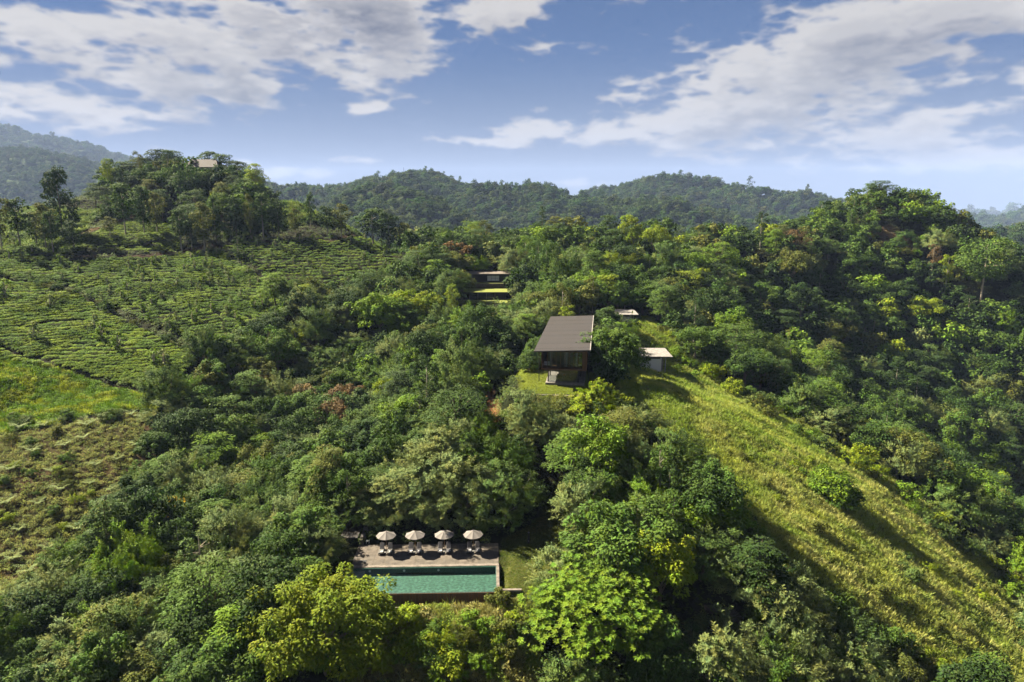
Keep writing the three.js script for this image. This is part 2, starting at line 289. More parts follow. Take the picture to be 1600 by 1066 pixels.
// ---------------------------------------------------------------- the wide valley floor and the far hills
const hillPlaces = [];   // where the woods on the far hills stand
function hill(name, crest, slopeFront, slopeBack, step, base, colour, rough, spacing, treeScale) {
  const pts = crest.map(([u, v, Z, drop = 8]) => { const p = at(u, v, Z); p.y -= drop; return p; });
  const top = (x, z) => {
    let best = -1e9;
    for (let i = 0; i + 1 < pts.length; i++) {
      const a = pts[i], b = pts[i + 1], dx = b.x - a.x, dz = b.z - a.z, t = clamp(((x - a.x) * dx + (z - a.z) * dz) / (dx * dx + dz * dz), 0, 1), px = x - a.x - dx * t, pz = z - a.z - dz * t, d = Math.hypot(px, pz), s = pz > 0 ? slopeFront : slopeBack;
      best = Math.max(best, lerp(a.y, b.y, t) - Math.max(0, Math.sqrt(d * d + rough * rough * 4) - 2 * rough) * s);
    }
    return best;
  };
  const H = (x, z) => { const t = top(x, z), r = rough * ss(base - 20, base + 60, t); return Math.max(base, t + r * (0.9 * fbm2(x / (rough * 9), z / (rough * 9), 3) - 0.5 * Math.abs(fbm2(x / (rough * 5) + 9, z / (rough * 5), 3)))); };
  const reach = (Math.max(...pts.map((p) => p.y)) - base) / Math.min(slopeFront, slopeBack) + 60;
  const x0 = Math.min(...pts.map((p) => p.x)) - reach, x1 = Math.max(...pts.map((p) => p.x)) + reach, z0 = Math.min(...pts.map((p) => p.z)) - Math.min(reach, 16 * step), z1 = Math.max(...pts.map((p) => p.z)) + reach;
  const nx = Math.ceil((x1 - x0) / step), nz = Math.ceil((z1 - z0) / step), pos = [], idx = [], uv = [], col = [];
  for (let j = 0; j <= nz; j++) for (let i = 0; i <= nx; i++) {
    const x = x0 + i * step, z = z0 + j * step; pos.push(x, H(x, z) - (i === 0 || j === 0 || i === nx || j === nz ? 12 : 0), z); uv.push(x / 40, z / 40);
    const m = clamp(.5 + fbm2(x / 90, z / 90, 3), 0, 1); col.push(...colour.map((c) => c * (0.5 + 0.3 * m)));
    if (i < nx && j < nz) { const k = j * (nx + 1) + i; idx.push(k, k + nx + 1, k + 1, k + 1, k + nx + 1, k + nx + 2); }
  }
  const g = new THREE.BufferGeometry();
  g.setAttribute('position', new THREE.Float32BufferAttribute(pos, 3)); g.setAttribute('uv', new THREE.Float32BufferAttribute(uv, 2)); g.setAttribute('color', new THREE.Float32BufferAttribute(col, 3)); g.setIndex(idx); g.computeVertexNormals();
  structure(new THREE.Mesh(g, new THREE.MeshPhysicalMaterial({ vertexColors: true, roughness: 1, specularIntensity: .04 })), name);
  const r = rngOf(name.length * 77 + 5);
  for (let z = z0; z < z1; z += spacing) for (let x = x0; x < x1; x += spacing) {
    const X = x + (r() - .5) * spacing, Z = z + (r() - .5) * spacing, y = H(X, Z); if (y < base + 3) continue;
    const [u, v] = toPixel(X, y + 8, Z); if (u < -60 || u > 1660 || v > 420) continue;
    hillPlaces.push([X, y, Z, treeScale * (0.7 + 0.6 * r()), r(), name]);
  }
}
hill('wooded_hill', [[330, 300, 1785], [420, 296, 1700], [500, 297, 1632], [560, 291, 1581], [600, 280, 1564], [632, 272, 1564], [670, 281, 1530], [720, 300, 1445], [760, 296, 1411], [810, 300, 1394], [850, 298, 1360], [900, 308, 1326], [960, 318, 1292], [1040, 322, 1258], [1120, 330, 1224], [1200, 345, 1190]], 0.42, 0.5, 22, -60, [0.03, 0.042, 0.018], 28, 12.5, 1.15);
hill('wooded_spur', [[600, 293, 1120, 4.0], [640, 312, 1024, 4.0], [600, 345, 944, 4.0], [560, 375, 896, 4.0]], 0.55, 0.5, 16, -60, [0.032, 0.045, 0.018], 16, 12, 0.85);
hill('wooded_ridge', [[900, 312, 2070], [960, 298, 2016], [1000, 288, 1980], [1050, 280, 1944], [1100, 289, 1908], [1140, 293, 1872], [1190, 302, 1854], [1240, 308, 1818], [1290, 314, 1800], [1340, 325, 1764], [1400, 340, 1728]], 0.42, 0.5, 24, -60, [0.035, 0.048, 0.02], 28, 14, 1.35);
hill('near_mountain', [[-300, 232, 2662], [-60, 233, 2596], [0, 237, 2529], [60, 236, 2503], [130, 247, 2463], [175, 260, 2436], [260, 288, 2396], [420, 318, 2329], [520, 330, 2263]], 0.36, 0.5, 32, -70, [0.03, 0.05, 0.016], 38, 17, 1.05);
hill('far_mountain', [[-350, 170, 4420], [-60, 190, 4285], [0, 201, 4219], [50, 209, 4151], [110, 226, 4018], [160, 238, 3950], [200, 246, 3884], [300, 268, 3817], [450, 300, 3750], [600, 318, 3683]], 0.4, 0.5, 48, -70, [0.03, 0.05, 0.016], 58, 28, 1.6);
hill('low_forest_hill', [[1480, 385, 806, 6.0], [1540, 374, 832, 6.0], [1600, 362, 858, 6.0], [1700, 345, 910, 6.0], [1850, 335, 988, 6.0]], 0.30, 0.4, 14, -60, [0.035, 0.05, 0.02], 12, 11, 1.0);
hill('lowland_ridge', [[1420, 350, 3450, 6.0], [1500, 354, 3300, 6.0], [1560, 346, 3375, 6.0], [1620, 338, 3450, 6.0], [1760, 334, 3600, 6.0]], 0.30, 0.4, 50, -78, [0.035, 0.05, 0.02], 30, 40, 3);
hill('distant_hill', [[1380, 346, 7332, 6.0], [1470, 341, 7176, 6.0], [1540, 336, 7020, 6.0], [1570, 341, 7020, 6.0], [1640, 333, 7176, 6.0], [1800, 330, 7332, 6.0]], 0.25, 0.3, 60, -82, [0.035, 0.05, 0.02], 60, 120, 7);
{
  const s = 11000, g = new THREE.PlaneGeometry(2 * s, 2 * s, 60, 60).rotateX(-Math.PI / 2), p = g.attributes.position;
  for (let i = 0; i < p.count; i++) p.setY(i, -75 + 8 * fbm2(p.getX(i) / 900, p.getZ(i) / 900, 2) - 14 * ss(900, 200, Math.hypot(p.getX(i), p.getZ(i) + 250)));
  g.computeVertexNormals();
  structure(new THREE.Mesh(g, new THREE.MeshPhysicalMaterial({ specularIntensity: .04, color: new THREE.Color().setRGB(0.02, 0.028, 0.011), roughness: 1 })), 'valley_floor');
}
console.log('ground done', hillPlaces.length);

// ---------------------------------------------------------------- foliage: leaves are small folded blades gathered on shoots and in clumps
class Leaves {
  constructor() { this.p = []; this.n = []; this.c = []; this.i = []; }
  // a blade from base b along unit d, face turned towards o, length l, width w, bent down by s
  blade(b, d, o, l, w, c, s = 0.15) {
    let sx = d.y * o.z - d.z * o.y, sy = d.z * o.x - d.x * o.z, sz = d.x * o.y - d.y * o.x, q = Math.hypot(sx, sy, sz);
    if (q < 1e-4) { sx = 1; sy = 0; sz = 0; q = 1; }
    sx *= w / q / 2; sy *= w / q / 2; sz *= w / q / 2;
    let nx = (sy * d.z - sz * d.y), ny = (sz * d.x - sx * d.z), nz = (sx * d.y - sy * d.x); const m = Math.hypot(nx, ny, nz) || 1; nx /= m; ny /= m; nz /= m;
    if (nx * o.x + ny * o.y + nz * o.z < 0) { nx = -nx; ny = -ny; nz = -nz; sx = -sx; sy = -sy; sz = -sz; }
    const k = this.p.length / 3, h = l * 0.5, mx = b.x + d.x * h + nx * w * .12, my = b.y + d.y * h + ny * w * .12, mz = b.z + d.z * h + nz * w * .12;
    this.p.push(b.x, b.y, b.z, mx + sx, my + sy, mz + sz, mx - sx, my - sy, mz - sz, b.x + d.x * l, b.y + d.y * l - s * l, b.z + d.z * l);
    let ax = nx * .6 + o.x * .4, ay = ny * .6 + o.y * .4, az = nz * .6 + o.z * .4; const e = Math.hypot(ax, ay, az); ax /= e; ay /= e; az /= e;
    for (let t = 0; t < 4; t++) { this.n.push(ax, ay, az); this.c.push(c[0], c[1], c[2]); }
    this.i.push(k, k + 1, k + 2, k + 1, k + 3, k + 2);
  }
  geometry() {
    const g = new THREE.BufferGeometry();
    g.setAttribute('position', new THREE.Float32BufferAttribute(this.p, 3)); g.setAttribute('normal', new THREE.Float32BufferAttribute(this.n, 3)); g.setAttribute('color', new THREE.Float32BufferAttribute(this.c, 3)); g.setIndex(this.i);
    return g;
  }
}
const dirOf = (r, up = -1) => { const y = lerp(up, 1, r()), a = r() * 2 * Math.PI, s = Math.sqrt(Math.max(0, 1 - y * y)); return V(Math.cos(a) * s, y, Math.sin(a) * s); };
function tone(r, v = 0.25, hue = 0.12) { const k = 1 - v + 2 * v * r(), h = (r() - .5) * 2 * hue; return [k * (1 + h), k, k * (1 - h)]; }
// clumps over the crown: centres, radii, and how the crown's outline wanders
function clumps(r, n, R, hy, y0, { low = -0.25, rad = [0.2, 0.32], lump = 0.28, inner = 0.2, flat = 1 } = {}) {
  const out = [], seed = r() * 99;
  for (let i = 0; i < n; i++) {
    const d = dirOf(r, low), wob = 1 + lump * n3(d.x * 1.6 + seed, d.y * 1.6, d.z * 1.6) + lump * .5 * n3(d.x * 4 + seed, d.y * 4, d.z * 4), f = r() < inner ? 0.35 + 0.4 * r() : 0.82 + 0.12 * r();
    out.push({ c: V(d.x * R * wob * f, y0 + d.y * hy * wob * f, d.z * R * wob * f), r: R * lerp(rad[0], rad[1], r()), d, flat, t: tone(r, 0.13, 0.1) });
  }
  return out;
}
const LEAFING = {
  // broad leaves round a clump
  broad(L, r, q, { n = 110, l = 0.42, w = 0.24 }) {
    for (let i = 0; i < n; i++) {
      const o = dirOf(r, -0.55), k = q.r * (0.72 + 0.34 * r()), b = V(q.c.x + o.x * k, q.c.y + o.y * k * 0.8 * q.flat, q.c.z + o.z * k), d = V(o.x + (r() - .5) * 1.3, o.y * .4 - .25 + (r() - .5) * 1.0, o.z + (r() - .5) * 1.3).normalize(), t = tone(r);
      L.blade(b, d, V(o.x + (r() - .5) * .7, o.y + .22, o.z + (r() - .5) * .7).normalize(), l * (.7 + .6 * r()), w * (.7 + .6 * r()), [t[0] * q.t[0], t[1] * q.t[1], t[2] * q.t[2]]);
    }
  },
  // feathery shoots that reach up and out of the crown
  plume(L, r, q, { n = 6, l = 0.52, w = 0.14, len = 1.9, pairs = 10 }) {
    for (let i = 0; i < n; i++) {
      const a = V(q.d.x * .9 + (r() - .5) * 1.3, Math.abs(q.d.y) * .7 + .35 + (r() - .5) * .7, q.d.z * .9 + (r() - .5) * 1.3).normalize(), b = V(q.c.x + (r() - .5) * q.r, q.c.y + (r() - .5) * q.r, q.c.z + (r() - .5) * q.r), ll = len * (.6 + .7 * r()), ph = r() * 6, t0 = tone(r, .16, .1);
      const s1 = V(-a.z, 0, a.x).normalize(), s2 = V().crossVectors(a, s1);
      for (let k = 0; k < pairs; k++) {
        const f = (k + .5) / pairs, drop = f * f * .28 * ll, p = V(b.x + a.x * ll * f, b.y + a.y * ll * f - drop, b.z + a.z * ll * f);
        for (let m = 0; m < 2; m++) {
          const an = ph + k * 2.4 + m * Math.PI, d = V(s1.x * Math.cos(an) + s2.x * Math.sin(an) + a.x * .75, s1.y * Math.cos(an) + s2.y * Math.sin(an) + a.y * .75 - .1, s1.z * Math.cos(an) + s2.z * Math.sin(an) + a.z * .75).normalize(), t = tone(r, .14, .06);
          L.blade(p, d, V(q.d.x * .9 + a.x * .4 + (r() - .5) * .6, .45 + q.d.y * .4, q.d.z * .9 + a.z * .4 + (r() - .5) * .6).normalize(), l * (1.15 - .5 * f) * (.8 + .4 * r()), w * (.8 + .4 * r()), [t[0] * t0[0] * q.t[0], t[1] * t0[1] * q.t[1], t[2] * t0[2] * q.t[2]]);
        }
      }
    }
  },
  // flat sprays in tiers
  tier(L, r, q, { n = 110, l = 0.5, w = 0.2 }) {
    for (let i = 0; i < n; i++) {
      const a = r() * 6.283, k = q.r * Math.sqrt(r()), b = V(q.c.x + Math.cos(a) * k, q.c.y + (r() - .5) * q.r * .34 - k * k / q.r * .38, q.c.z + Math.sin(a) * k), d = V(Math.cos(a) + (r() - .5), (r() - .5) * .35, Math.sin(a) + (r() - .5)).normalize(), t = tone(r, .2, .08);
      L.blade(b, d, V(Math.cos(a) * k / q.r * .9 + (r() - .5) * .6, .8, Math.sin(a) * k / q.r * .9 + (r() - .5) * .6).normalize(), l * (.7 + .6 * r()), w * (.7 + .6 * r()), [t[0] * q.t[0], t[1] * q.t[1], t[2] * q.t[2]]);
    }
  },
  // rosettes of long leaves at twig ends
  rosette(L, r, q, { n = 9, l = 0.62, w = 0.17 }) {
    for (let i = 0; i < n; i++) {
      const o = dirOf(r, -0.3), k = q.r * (.7 + .45 * r()), b = V(q.c.x + o.x * k, q.c.y + o.y * k, q.c.z + o.z * k), t0 = tone(r, .16, .12), ph = r() * 6;
      for (let m = 0; m < 10; m++) {
        const an = ph + m * 2.4, e = 0.15 + 0.75 * (m / 10), d = V(Math.cos(an) + o.x * .8, e + o.y * .5, Math.sin(an) + o.z * .8).normalize(), t = tone(r, .12, .06);
        L.blade(b, d, V(o.x * .4, 1, o.z * .4).normalize(), l * (.8 + .4 * r()), w, [t[0] * t0[0] * q.t[0], t[1] * t0[1] * q.t[1], t[2] * t0[2] * q.t[2]], .3);
      }
    }
  },
};
function tube(path, r0, r1, sides = 6) { // tapered limb along points
  const pos = [], nor = [], idx = [], uv = [], n = path.length;
  for (let i = 0; i < n; i++) {
    const d = V().subVectors(path[Math.min(n - 1, i + 1)], path[Math.max(0, i - 1)]).normalize(), s1 = V(d.y > .9 || d.y < -.9 ? 1 : 0, d.y > .9 || d.y < -.9 ? 0 : 1, 0).cross(d).normalize(), s2 = V().crossVectors(d, s1), rr = lerp(r0, r1, i / (n - 1));
    for (let k = 0; k <= sides; k++) { const a = k / sides * 2 * Math.PI, c = Math.cos(a), s = Math.sin(a), x = s1.x * c + s2.x * s, y = s1.y * c + s2.y * s, z = s1.z * c + s2.z * s; pos.push(path[i].x + x * rr, path[i].y + y * rr, path[i].z + z * rr); nor.push(x, y, z); uv.push(k / sides, i / (n - 1) * 4); }
  }
  for (let i = 0; i + 1 < n; i++) for (let k = 0; k < sides; k++) { const a = i * (sides + 1) + k, b = a + sides + 1; idx.push(a, a + 1, b, a + 1, b + 1, b); }
  const g = new THREE.BufferGeometry(); g.setAttribute('position', new THREE.Float32BufferAttribute(pos, 3)); g.setAttribute('normal', new THREE.Float32BufferAttribute(nor, 3)); g.setAttribute('uv', new THREE.Float32BufferAttribute(uv, 2)); g.setIndex(idx); return g;
}
function limbs(r, puffs, h0, rad, count, lean = 0.4) {
  const top = V((r() - .5) * lean, h0, (r() - .5) * lean), parts = [tube([V(0, -1.2, 0), V((r() - .5) * .2, h0 * .4, (r() - .5) * .2), top], rad * 1.15, rad * .75, 7)];
  for (let i = 0; i < count; i++) { const q = puffs[Math.floor(r() * puffs.length)].c, m = V().lerpVectors(top, q, .5); m.y += .08 * q.distanceTo(top) * (r() - .3); m.x += (r() - .5) * .5; m.z += (r() - .5) * .5; const s = V().lerpVectors(V(0, 0, 0), top, .6 + .4 * r()); parts.push(tube([s, m, q], rad * .55, rad * .12, 5)); }
  return mergeGeometries(parts);
}
// colour, per kind: a few tints of each (linear base colours)
const leafMat = (rgb, shine = 0.85) => new THREE.MeshPhysicalMaterial({ color: new THREE.Color().setRGB(...rgb.map((c, i) => c * [0.70, 0.745, 0.68][i])), vertexColors: true, roughness: shine, transmission: 0.32, thickness: 0, specularIntensity: 0.12, side: THREE.DoubleSide });
const TINT = {
  dark: leafMat([0.034, 0.064, 0.014]), forest: leafMat([0.052, 0.094, 0.017]), mid: leafMat([0.080, 0.135, 0.020]), grey: leafMat([0.165, 0.20, 0.072]), grey2: leafMat([0.098, 0.146, 0.036]), fresh: leafMat([0.130, 0.208, 0.016]), lime: leafMat([0.205, 0.258, 0.014]), yellow: leafMat([0.16, 0.20, 0.012]),
  olive: leafMat([0.115, 0.128, 0.025]), bronze: leafMat([0.14, 0.088, 0.04]), tan: leafMat([0.27, 0.20, 0.10]), gold: leafMat([0.55, 0.34, 0.01]),
};
const bark = (rgb) => new THREE.MeshStandardMaterial({ color: new THREE.Color().setRGB(...rgb), roughness: 0.95 });
const BARK = { brown: bark([0.10, 0.075, 0.05]), pale: bark([0.28, 0.23, 0.18]), grey: bark([0.17, 0.15, 0.12]) };

// prototypes: { crown geometry, trunk geometry, height, radius }
function proto(seed, make) { const r = rngOf(seed), L = new Leaves(), spec = make(r, L); return { crown: L.geometry(), trunk: spec.trunk, h: spec.h, R: spec.R }; }
const broad = (seed, R, hy, y0, o = {}) => proto(seed, (r, L) => { const q = clumps(r, o.clumps ?? 46, R, hy, y0, { rad: o.rad ?? [.17, .29], lump: o.lump ?? .42, low: o.low ?? -.3 }); for (const c of q) LEAFING.broad(L, r, c, { n: o.n ?? 100, l: o.l, w: o.w }); return { trunk: limbs(r, q, y0 - hy * .45, .05 * R + .05, 6), h: y0 + hy, R }; });
const plume = (seed, R, hy, y0, o = {}) => proto(seed, (r, L) => { const q = clumps(r, o.clumps ?? 62, R, hy, y0, { rad: [.14, .24], lump: .55, low: o.low ?? -.25 }); for (const c of q) LEAFING.plume(L, r, c, o); return { trunk: limbs(r, q, y0 - hy * .6, .045 * R, 8), h: y0 + hy, R }; });
const tiered = (seed, R, hy, y0, o = {}) => proto(seed, (r, L) => {
  const q = []; const tiers = o.tiers ?? 5;
  for (let t = 0; t < tiers; t++) { const f = t / (tiers - 1), rr = R * (o.cone ? 1 - .75 * f : Math.sqrt(1 - Math.pow(f * .9, 2))), n = Math.round(3 + 7 * rr / R); for (let i = 0; i < n; i++) { const a = (i + r()) / n * 6.283, k = rr * Math.sqrt(.12 + .88 * r()); q.push({ c: V(Math.cos(a) * k, y0 + hy * (f - .3) + (r() - .5) * hy * .22 - .1 * k, Math.sin(a) * k), r: R * lerp(.24, .40, r()), d: V(0, 1, 0), flat: .3, t: tone(r, .12, .08) }); } }
  for (const c of q) LEAFING.tier(L, r, c, { n: o.n ?? 105, l: o.l, w: o.w });
  return { trunk: limbs(r, q, y0 - hy * .3, .04 * R + .06, 9, .8), h: y0 + hy * .8, R };
});
const slender = (seed, R, h, o = {}) => proto(seed, (r, L) => { // airy upright tree with a bare stem and rounded tufts
  const q = []; const n = o.clumps ?? 26, b = o.bare ?? .35;
  for (let i = 0; i < n; i++) { const f = i / (n - 1), y = h * lerp(b, .97, f), w = R * Math.pow(Math.sin(Math.PI * Math.min(1, .16 + .84 * (1 - f) * (o.conic ? .62 : .95))), .8) * (.35 + .65 * r()), a = r() * 6.283; q.push({ c: V(Math.cos(a) * w, y, Math.sin(a) * w), r: R * lerp(.26, .46, r()) * (1 - .35 * f), d: V(Math.cos(a), .4, Math.sin(a)), flat: 1, t: tone(r, .13, .1) }); }
  for (const c of q) LEAFING.broad(L, r, c, { n: o.n ?? 85, l: o.l ?? .42, w: o.w ?? .16 });
  const parts = [tube([V(0, -1.2, 0), V((r() - .5) * .4, h * .5, (r() - .5) * .4), V(0, h * .93, 0)], .16 + R * .02, .04, 6)];
  for (let i = 0; i < 9; i++) { const c = q[Math.floor(r() * n)].c; parts.push(tube([V(0, c.y - .8 - r(), 0), V(c.x * .5, c.y - .5, c.z * .5), c], .06, .02, 4)); }
  return { trunk: mergeGeometries(parts), h, R };
});
const rosettes = (seed, R, hy, y0, o = {}) => proto(seed, (r, L) => { const q = clumps(r, o.clumps ?? 46, R, hy, y0, { rad: [.16, .27], lump: .4, low: -.45 }); for (const c of q) LEAFING.rosette(L, r, c, { n: o.n ?? 10, l: o.l, w: o.w }); return { trunk: limbs(r, q, y0 - hy * .6, .05 * R, 9), h: y0 + hy, R }; });

const KIND = {
  broadleaf: { name: 'broadleaf_tree', word: 'broadleaf tree', p: [broad(101, 3.6, 3.2, 4.6), broad(102, 4.2, 3.6, 5.4, { clumps: 56 }), broad(103, 3.0, 3.4, 5.0, { lump: .4 }), broad(104, 4.6, 3.3, 5.6, { clumps: 60, lump: .42 }), broad(105, 3.2, 2.7, 3.9, { l: .34, w: .2, n: 130 })] },
  plume: { name: 'feathery_tree', word: 'feathery tree', p: [plume(201, 3.2, 2.7, 3.3), plume(202, 3.8, 2.9, 3.6, { clumps: 76 }), plume(203, 2.8, 2.8, 3.3, { len: 1.8 }), plume(204, 4.2, 3.0, 3.8, { clumps: 84 })] },
  tier: { name: 'layered_tree', word: 'layered tree', p: [tiered(301, 4.2, 4.4, 6.2), tiered(302, 3.6, 5.2, 6.4, { tiers: 6 }), tiered(303, 5.2, 4.0, 7.2, { tiers: 4 })] },
  slender: { name: 'slender_tree', word: 'slender tree', p: [slender(401, 2.6, 12), slender(402, 3.0, 14, { clumps: 32 }), slender(403, 2.2, 11, { bare: .25 })] },
  shrub: { name: 'shrub', word: 'shrub', p: [broad(501, 1.5, 1.25, 1.0, { clumps: 24, n: 62, l: .3, w: .16, rad: [.28, .42] }), broad(502, 1.2, 1.5, 1.1, { clumps: 20, n: 60, l: .28, w: .15, rad: [.28, .42] }), plume(503, 1.3, 1.2, .8, { clumps: 22, n: 5, len: 1.0, pairs: 7, l: .36, w: .11 }), plume(504, 1.7, 1.1, .9, { clumps: 28, n: 5, len: .9, pairs: 7, l: .34, w: .1 })] },
  // coarse-leaved stand-ins for woods where single leaves are far below a pixel
  far: { name: 'far', word: 'tree', p: [broad(601, 4.2, 4.0, 5.0, { clumps: 30, n: 30, l: .95, w: .6, low: -.5 }), broad(602, 3.4, 4.6, 5.6, { clumps: 28, n: 28, l: .9, w: .55, low: -.6 }), broad(603, 4.8, 3.4, 5.0, { clumps: 34, n: 28, l: .95, w: .6, low: -.4, lump: .45 }), slender(604, 2.8, 13, { clumps: 18, n: 26, l: .9, w: .5, bare: .2 })] },
};
for (const k in KIND) console.log(k, KIND[k].p.map((q) => q.crown.index.count / 3).join(' '));
// ---------------------------------------------------------------- things
const used = {};
const numbered = (n) => { used[n] = (used[n] ?? -1) + 1; return used[n] ? n + '_' + String(used[n]).padStart(3, '0') : n; };
function thing(name, label, category, group) { const o = new THREE.Group(); o.name = numbered(name); o.userData = { label, category }; if (group) o.userData.group = group; scene.add(o); return o; }
function part(parent, name, geometry, material, label) { const m = new THREE.Mesh(geometry, material); m.name = name; if (label) m.userData.label = label; parent.add(m); return m; }
const forestTrees = [];   // every scattered tree: { kind, p, x, y, z, s, a, tint }
function plantTree(name, label, category, group, p, tint, x, z, s, turn = 0, barkMat = BARK.brown, y = height(x, z)) {
  const o = thing(name, label, category, group); o.position.set(x, y - 0.1, z); o.rotation.y = turn; o.scale.set(s[0] ?? s, s[1] ?? s, s[2] ?? s);
  if (p.trunk) part(o, 'trunk', p.trunk, barkMat);
  part(o, 'crown', p.crown, tint);
  return o;
}
const words = ['first', 'second', 'third', 'fourth', 'fifth', 'sixth', 'seventh', 'eighth', 'ninth', 'tenth', 'eleventh', 'twelfth', 'thirteenth', 'fourteenth', 'fifteenth', 'sixteenth', 'seventeenth', 'eighteenth', 'nineteenth'];
const tens = ['', '', 'twenty', 'thirty', 'forty', 'fifty', 'sixty', 'seventy', 'eighty', 'ninety'], tenth = ['', '', 'twentieth', 'thirtieth', 'fortieth', 'fiftieth', 'sixtieth', 'seventieth', 'eightieth', 'ninetieth'];
const ordinal = (n) => { const h = n >= 100 ? (n >= 200 ? 'two hundred ' : 'one hundred ') : ''; n %= 100; return n < 19 && n > 0 ? h + words[n - 1] : n === 0 ? h.trim() + 'th' : n === 19 ? h + 'nineteenth' : n % 10 ? h + tens[Math.floor(n / 10)] + '-' + words[n % 10 - 1] : h + tenth[n / 10]; };
const tintWord = { dark: 'dark green', forest: 'deep green', mid: 'mid-green', grey: 'pale grey-green', grey2: 'grey-green', fresh: 'fresh green', lime: 'lime', yellow: 'yellow-green', olive: 'olive', bronze: 'bronze', tan: 'tan' };
const tintName = tintWord, ordinalOf = ordinal;

// ---------------------------------------------------------------- built things: helpers and materials
const lin = (r, g, b, o = {}) => new THREE.MeshPhysicalMaterial({ specularIntensity: .5, color: new THREE.Color().setRGB(r * .66, g * .66, b * .68), roughness: 0.8, ...o });
const box = (x0, x1, y0, y1, z0, z1) => new THREE.BoxGeometry(x1 - x0, y1 - y0, z1 - z0).translate((x0 + x1) / 2, (y0 + y1) / 2, (z0 + z1) / 2);
const soft = (x0, x1, y0, y1, z0, z1, r = 0.04) => new RoundedBoxGeometry(x1 - x0, y1 - y0, z1 - z0, 2, r).translate((x0 + x1) / 2, (y0 + y1) / 2, (z0 + z1) / 2);
const put = (o, f) => { o.position.copy(f.o); o.rotation.y = f.a; return o; };
function grainTexture(seed, base, spread, sx, sy, S = 256) { // stains and grain of a material, around 1
  const d = new Uint8Array(S * S * 4), n = createNoise2D(rngOf(seed)), T = (i) => i / S;
  for (let j = 0; j < S; j++) for (let i = 0; i < S; i++) {
    const a = (x, y) => { const u = T(i), v = T(j), k = (p, q) => n((u + p) * x, (v + q) * y); return lerp(lerp(k(0, 0), k(-1, 0), u), lerp(k(0, -1), k(-1, -1), u), v); };
    const q = clamp(base + spread * (.6 * a(sx, sy) + .35 * a(sx * 3, sy * 3) + .3 * a(sx * 9, sy * 9)), 0, 1) * 255; d.set([q, q, q, 255], 4 * (j * S + i));
  }
  const t = new THREE.DataTexture(d, S, S); t.wrapS = t.wrapT = THREE.RepeatWrapping; t.magFilter = THREE.LinearFilter; t.colorSpace = THREE.SRGBColorSpace; t.needsUpdate = true; return t;
}
const stains = grainTexture(3, .84, .26, 3, 3), streaks = grainTexture(4, .88, .16, 2, 14), tiles = grainTexture(5, .75, .42, 7, 7);
const boxUV = (g, s) => { const p = g.attributes.position, n = g.attributes.normal, uv = []; for (let i = 0; i < p.count; i++) { const ax = Math.abs(n.getX(i)), ay = Math.abs(n.getY(i)); uv.push(...(ay > .6 ? [p.getX(i) / s, p.getZ(i) / s] : ax > .6 ? [p.getZ(i) / s, p.getY(i) / s] : [p.getX(i) / s, p.getY(i) / s])); } g.setAttribute('uv', new THREE.Float32BufferAttribute(uv, 2)); return g; };
const M = {
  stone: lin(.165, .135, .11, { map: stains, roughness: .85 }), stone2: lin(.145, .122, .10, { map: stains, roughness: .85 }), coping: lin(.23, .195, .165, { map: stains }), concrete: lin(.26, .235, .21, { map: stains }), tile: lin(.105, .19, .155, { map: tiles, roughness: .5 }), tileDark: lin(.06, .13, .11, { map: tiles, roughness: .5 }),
  plank: lin(.17, .09, .045, { map: streaks }), plank2: lin(.135, .075, .04, { map: streaks }), darkMetal: lin(.025, .024, .025, { roughness: .5, metalness: .3 }), grate: lin(.04, .04, .042), rattan: lin(.055, .05, .05), cushion: lin(.062, .06, .068), cushionLight: lin(.12, .115, .11), towel: lin(.5, .5, .52), canvas: lin(.185, .168, .158, { roughness: .95, side: THREE.DoubleSide }),
  wood: lin(.20, .12, .06), roof: lin(.07, .061, .057, { map: streaks, roughness: .55, metalness: .1 }), roof2: lin(.063, .056, .052, { map: streaks, roughness: .55, metalness: .1 }), fascia: lin(.33, .31, .295), timber: lin(.19, .095, .04, { map: streaks }), timber2: lin(.16, .08, .035, { map: streaks }), white: lin(.62, .61, .60), whiteRoof: lin(.34, .315, .30, { map: stains }), dark: lin(.03, .026, .024), wallGrey: lin(.24, .20, .17, { map: stains }),
  glass: new THREE.MeshPhysicalMaterial({ color: new THREE.Color().setRGB(.82, .85, .86), roughness: 0.03, transmission: 1, thickness: 0, ior: 1.5 }), tin: lin(.13, .11, .115, { map: streaks }), lawn: lin(.16, .185, .028, { roughness: 1 }), plaster: lin(.45, .43, .40, { map: stains }), stoneWall: lin(.14, .115, .07, { map: stains, roughness: 1 }), orange: lin(.42, .15, .05),
};
M.water = new THREE.MeshPhysicalMaterial({ color: new THREE.Color().setRGB(.80, .95, .90), roughness: 0.04, transmission: 1, thickness: 0, ior: 1.33 });
{ // ripples
  const S = 256, d = new Uint8Array(S * S * 4); for (let j = 0; j < S; j++) for (let i = 0; i < S; i++) { const T = 2 * Math.PI / S, w = 128 + 60 * (.6 * fbm3(Math.cos(i * T) * 3 + Math.cos(j * T) * 2.2, Math.sin(i * T) * 3 + Math.sin(j * T) * 3, Math.cos(j * T) * 3, 3) + .4 * Math.sin(i * T * 9 + 2 * Math.sin(j * T * 3))); d.set([w, w, w, 255], 4 * (j * S + i)); }
  const t = new THREE.DataTexture(d, S, S); t.wrapS = t.wrapT = THREE.RepeatWrapping; t.magFilter = THREE.LinearFilter; t.needsUpdate = true; M.water.bumpMap = t; M.water.bumpScale = 0.05;
}

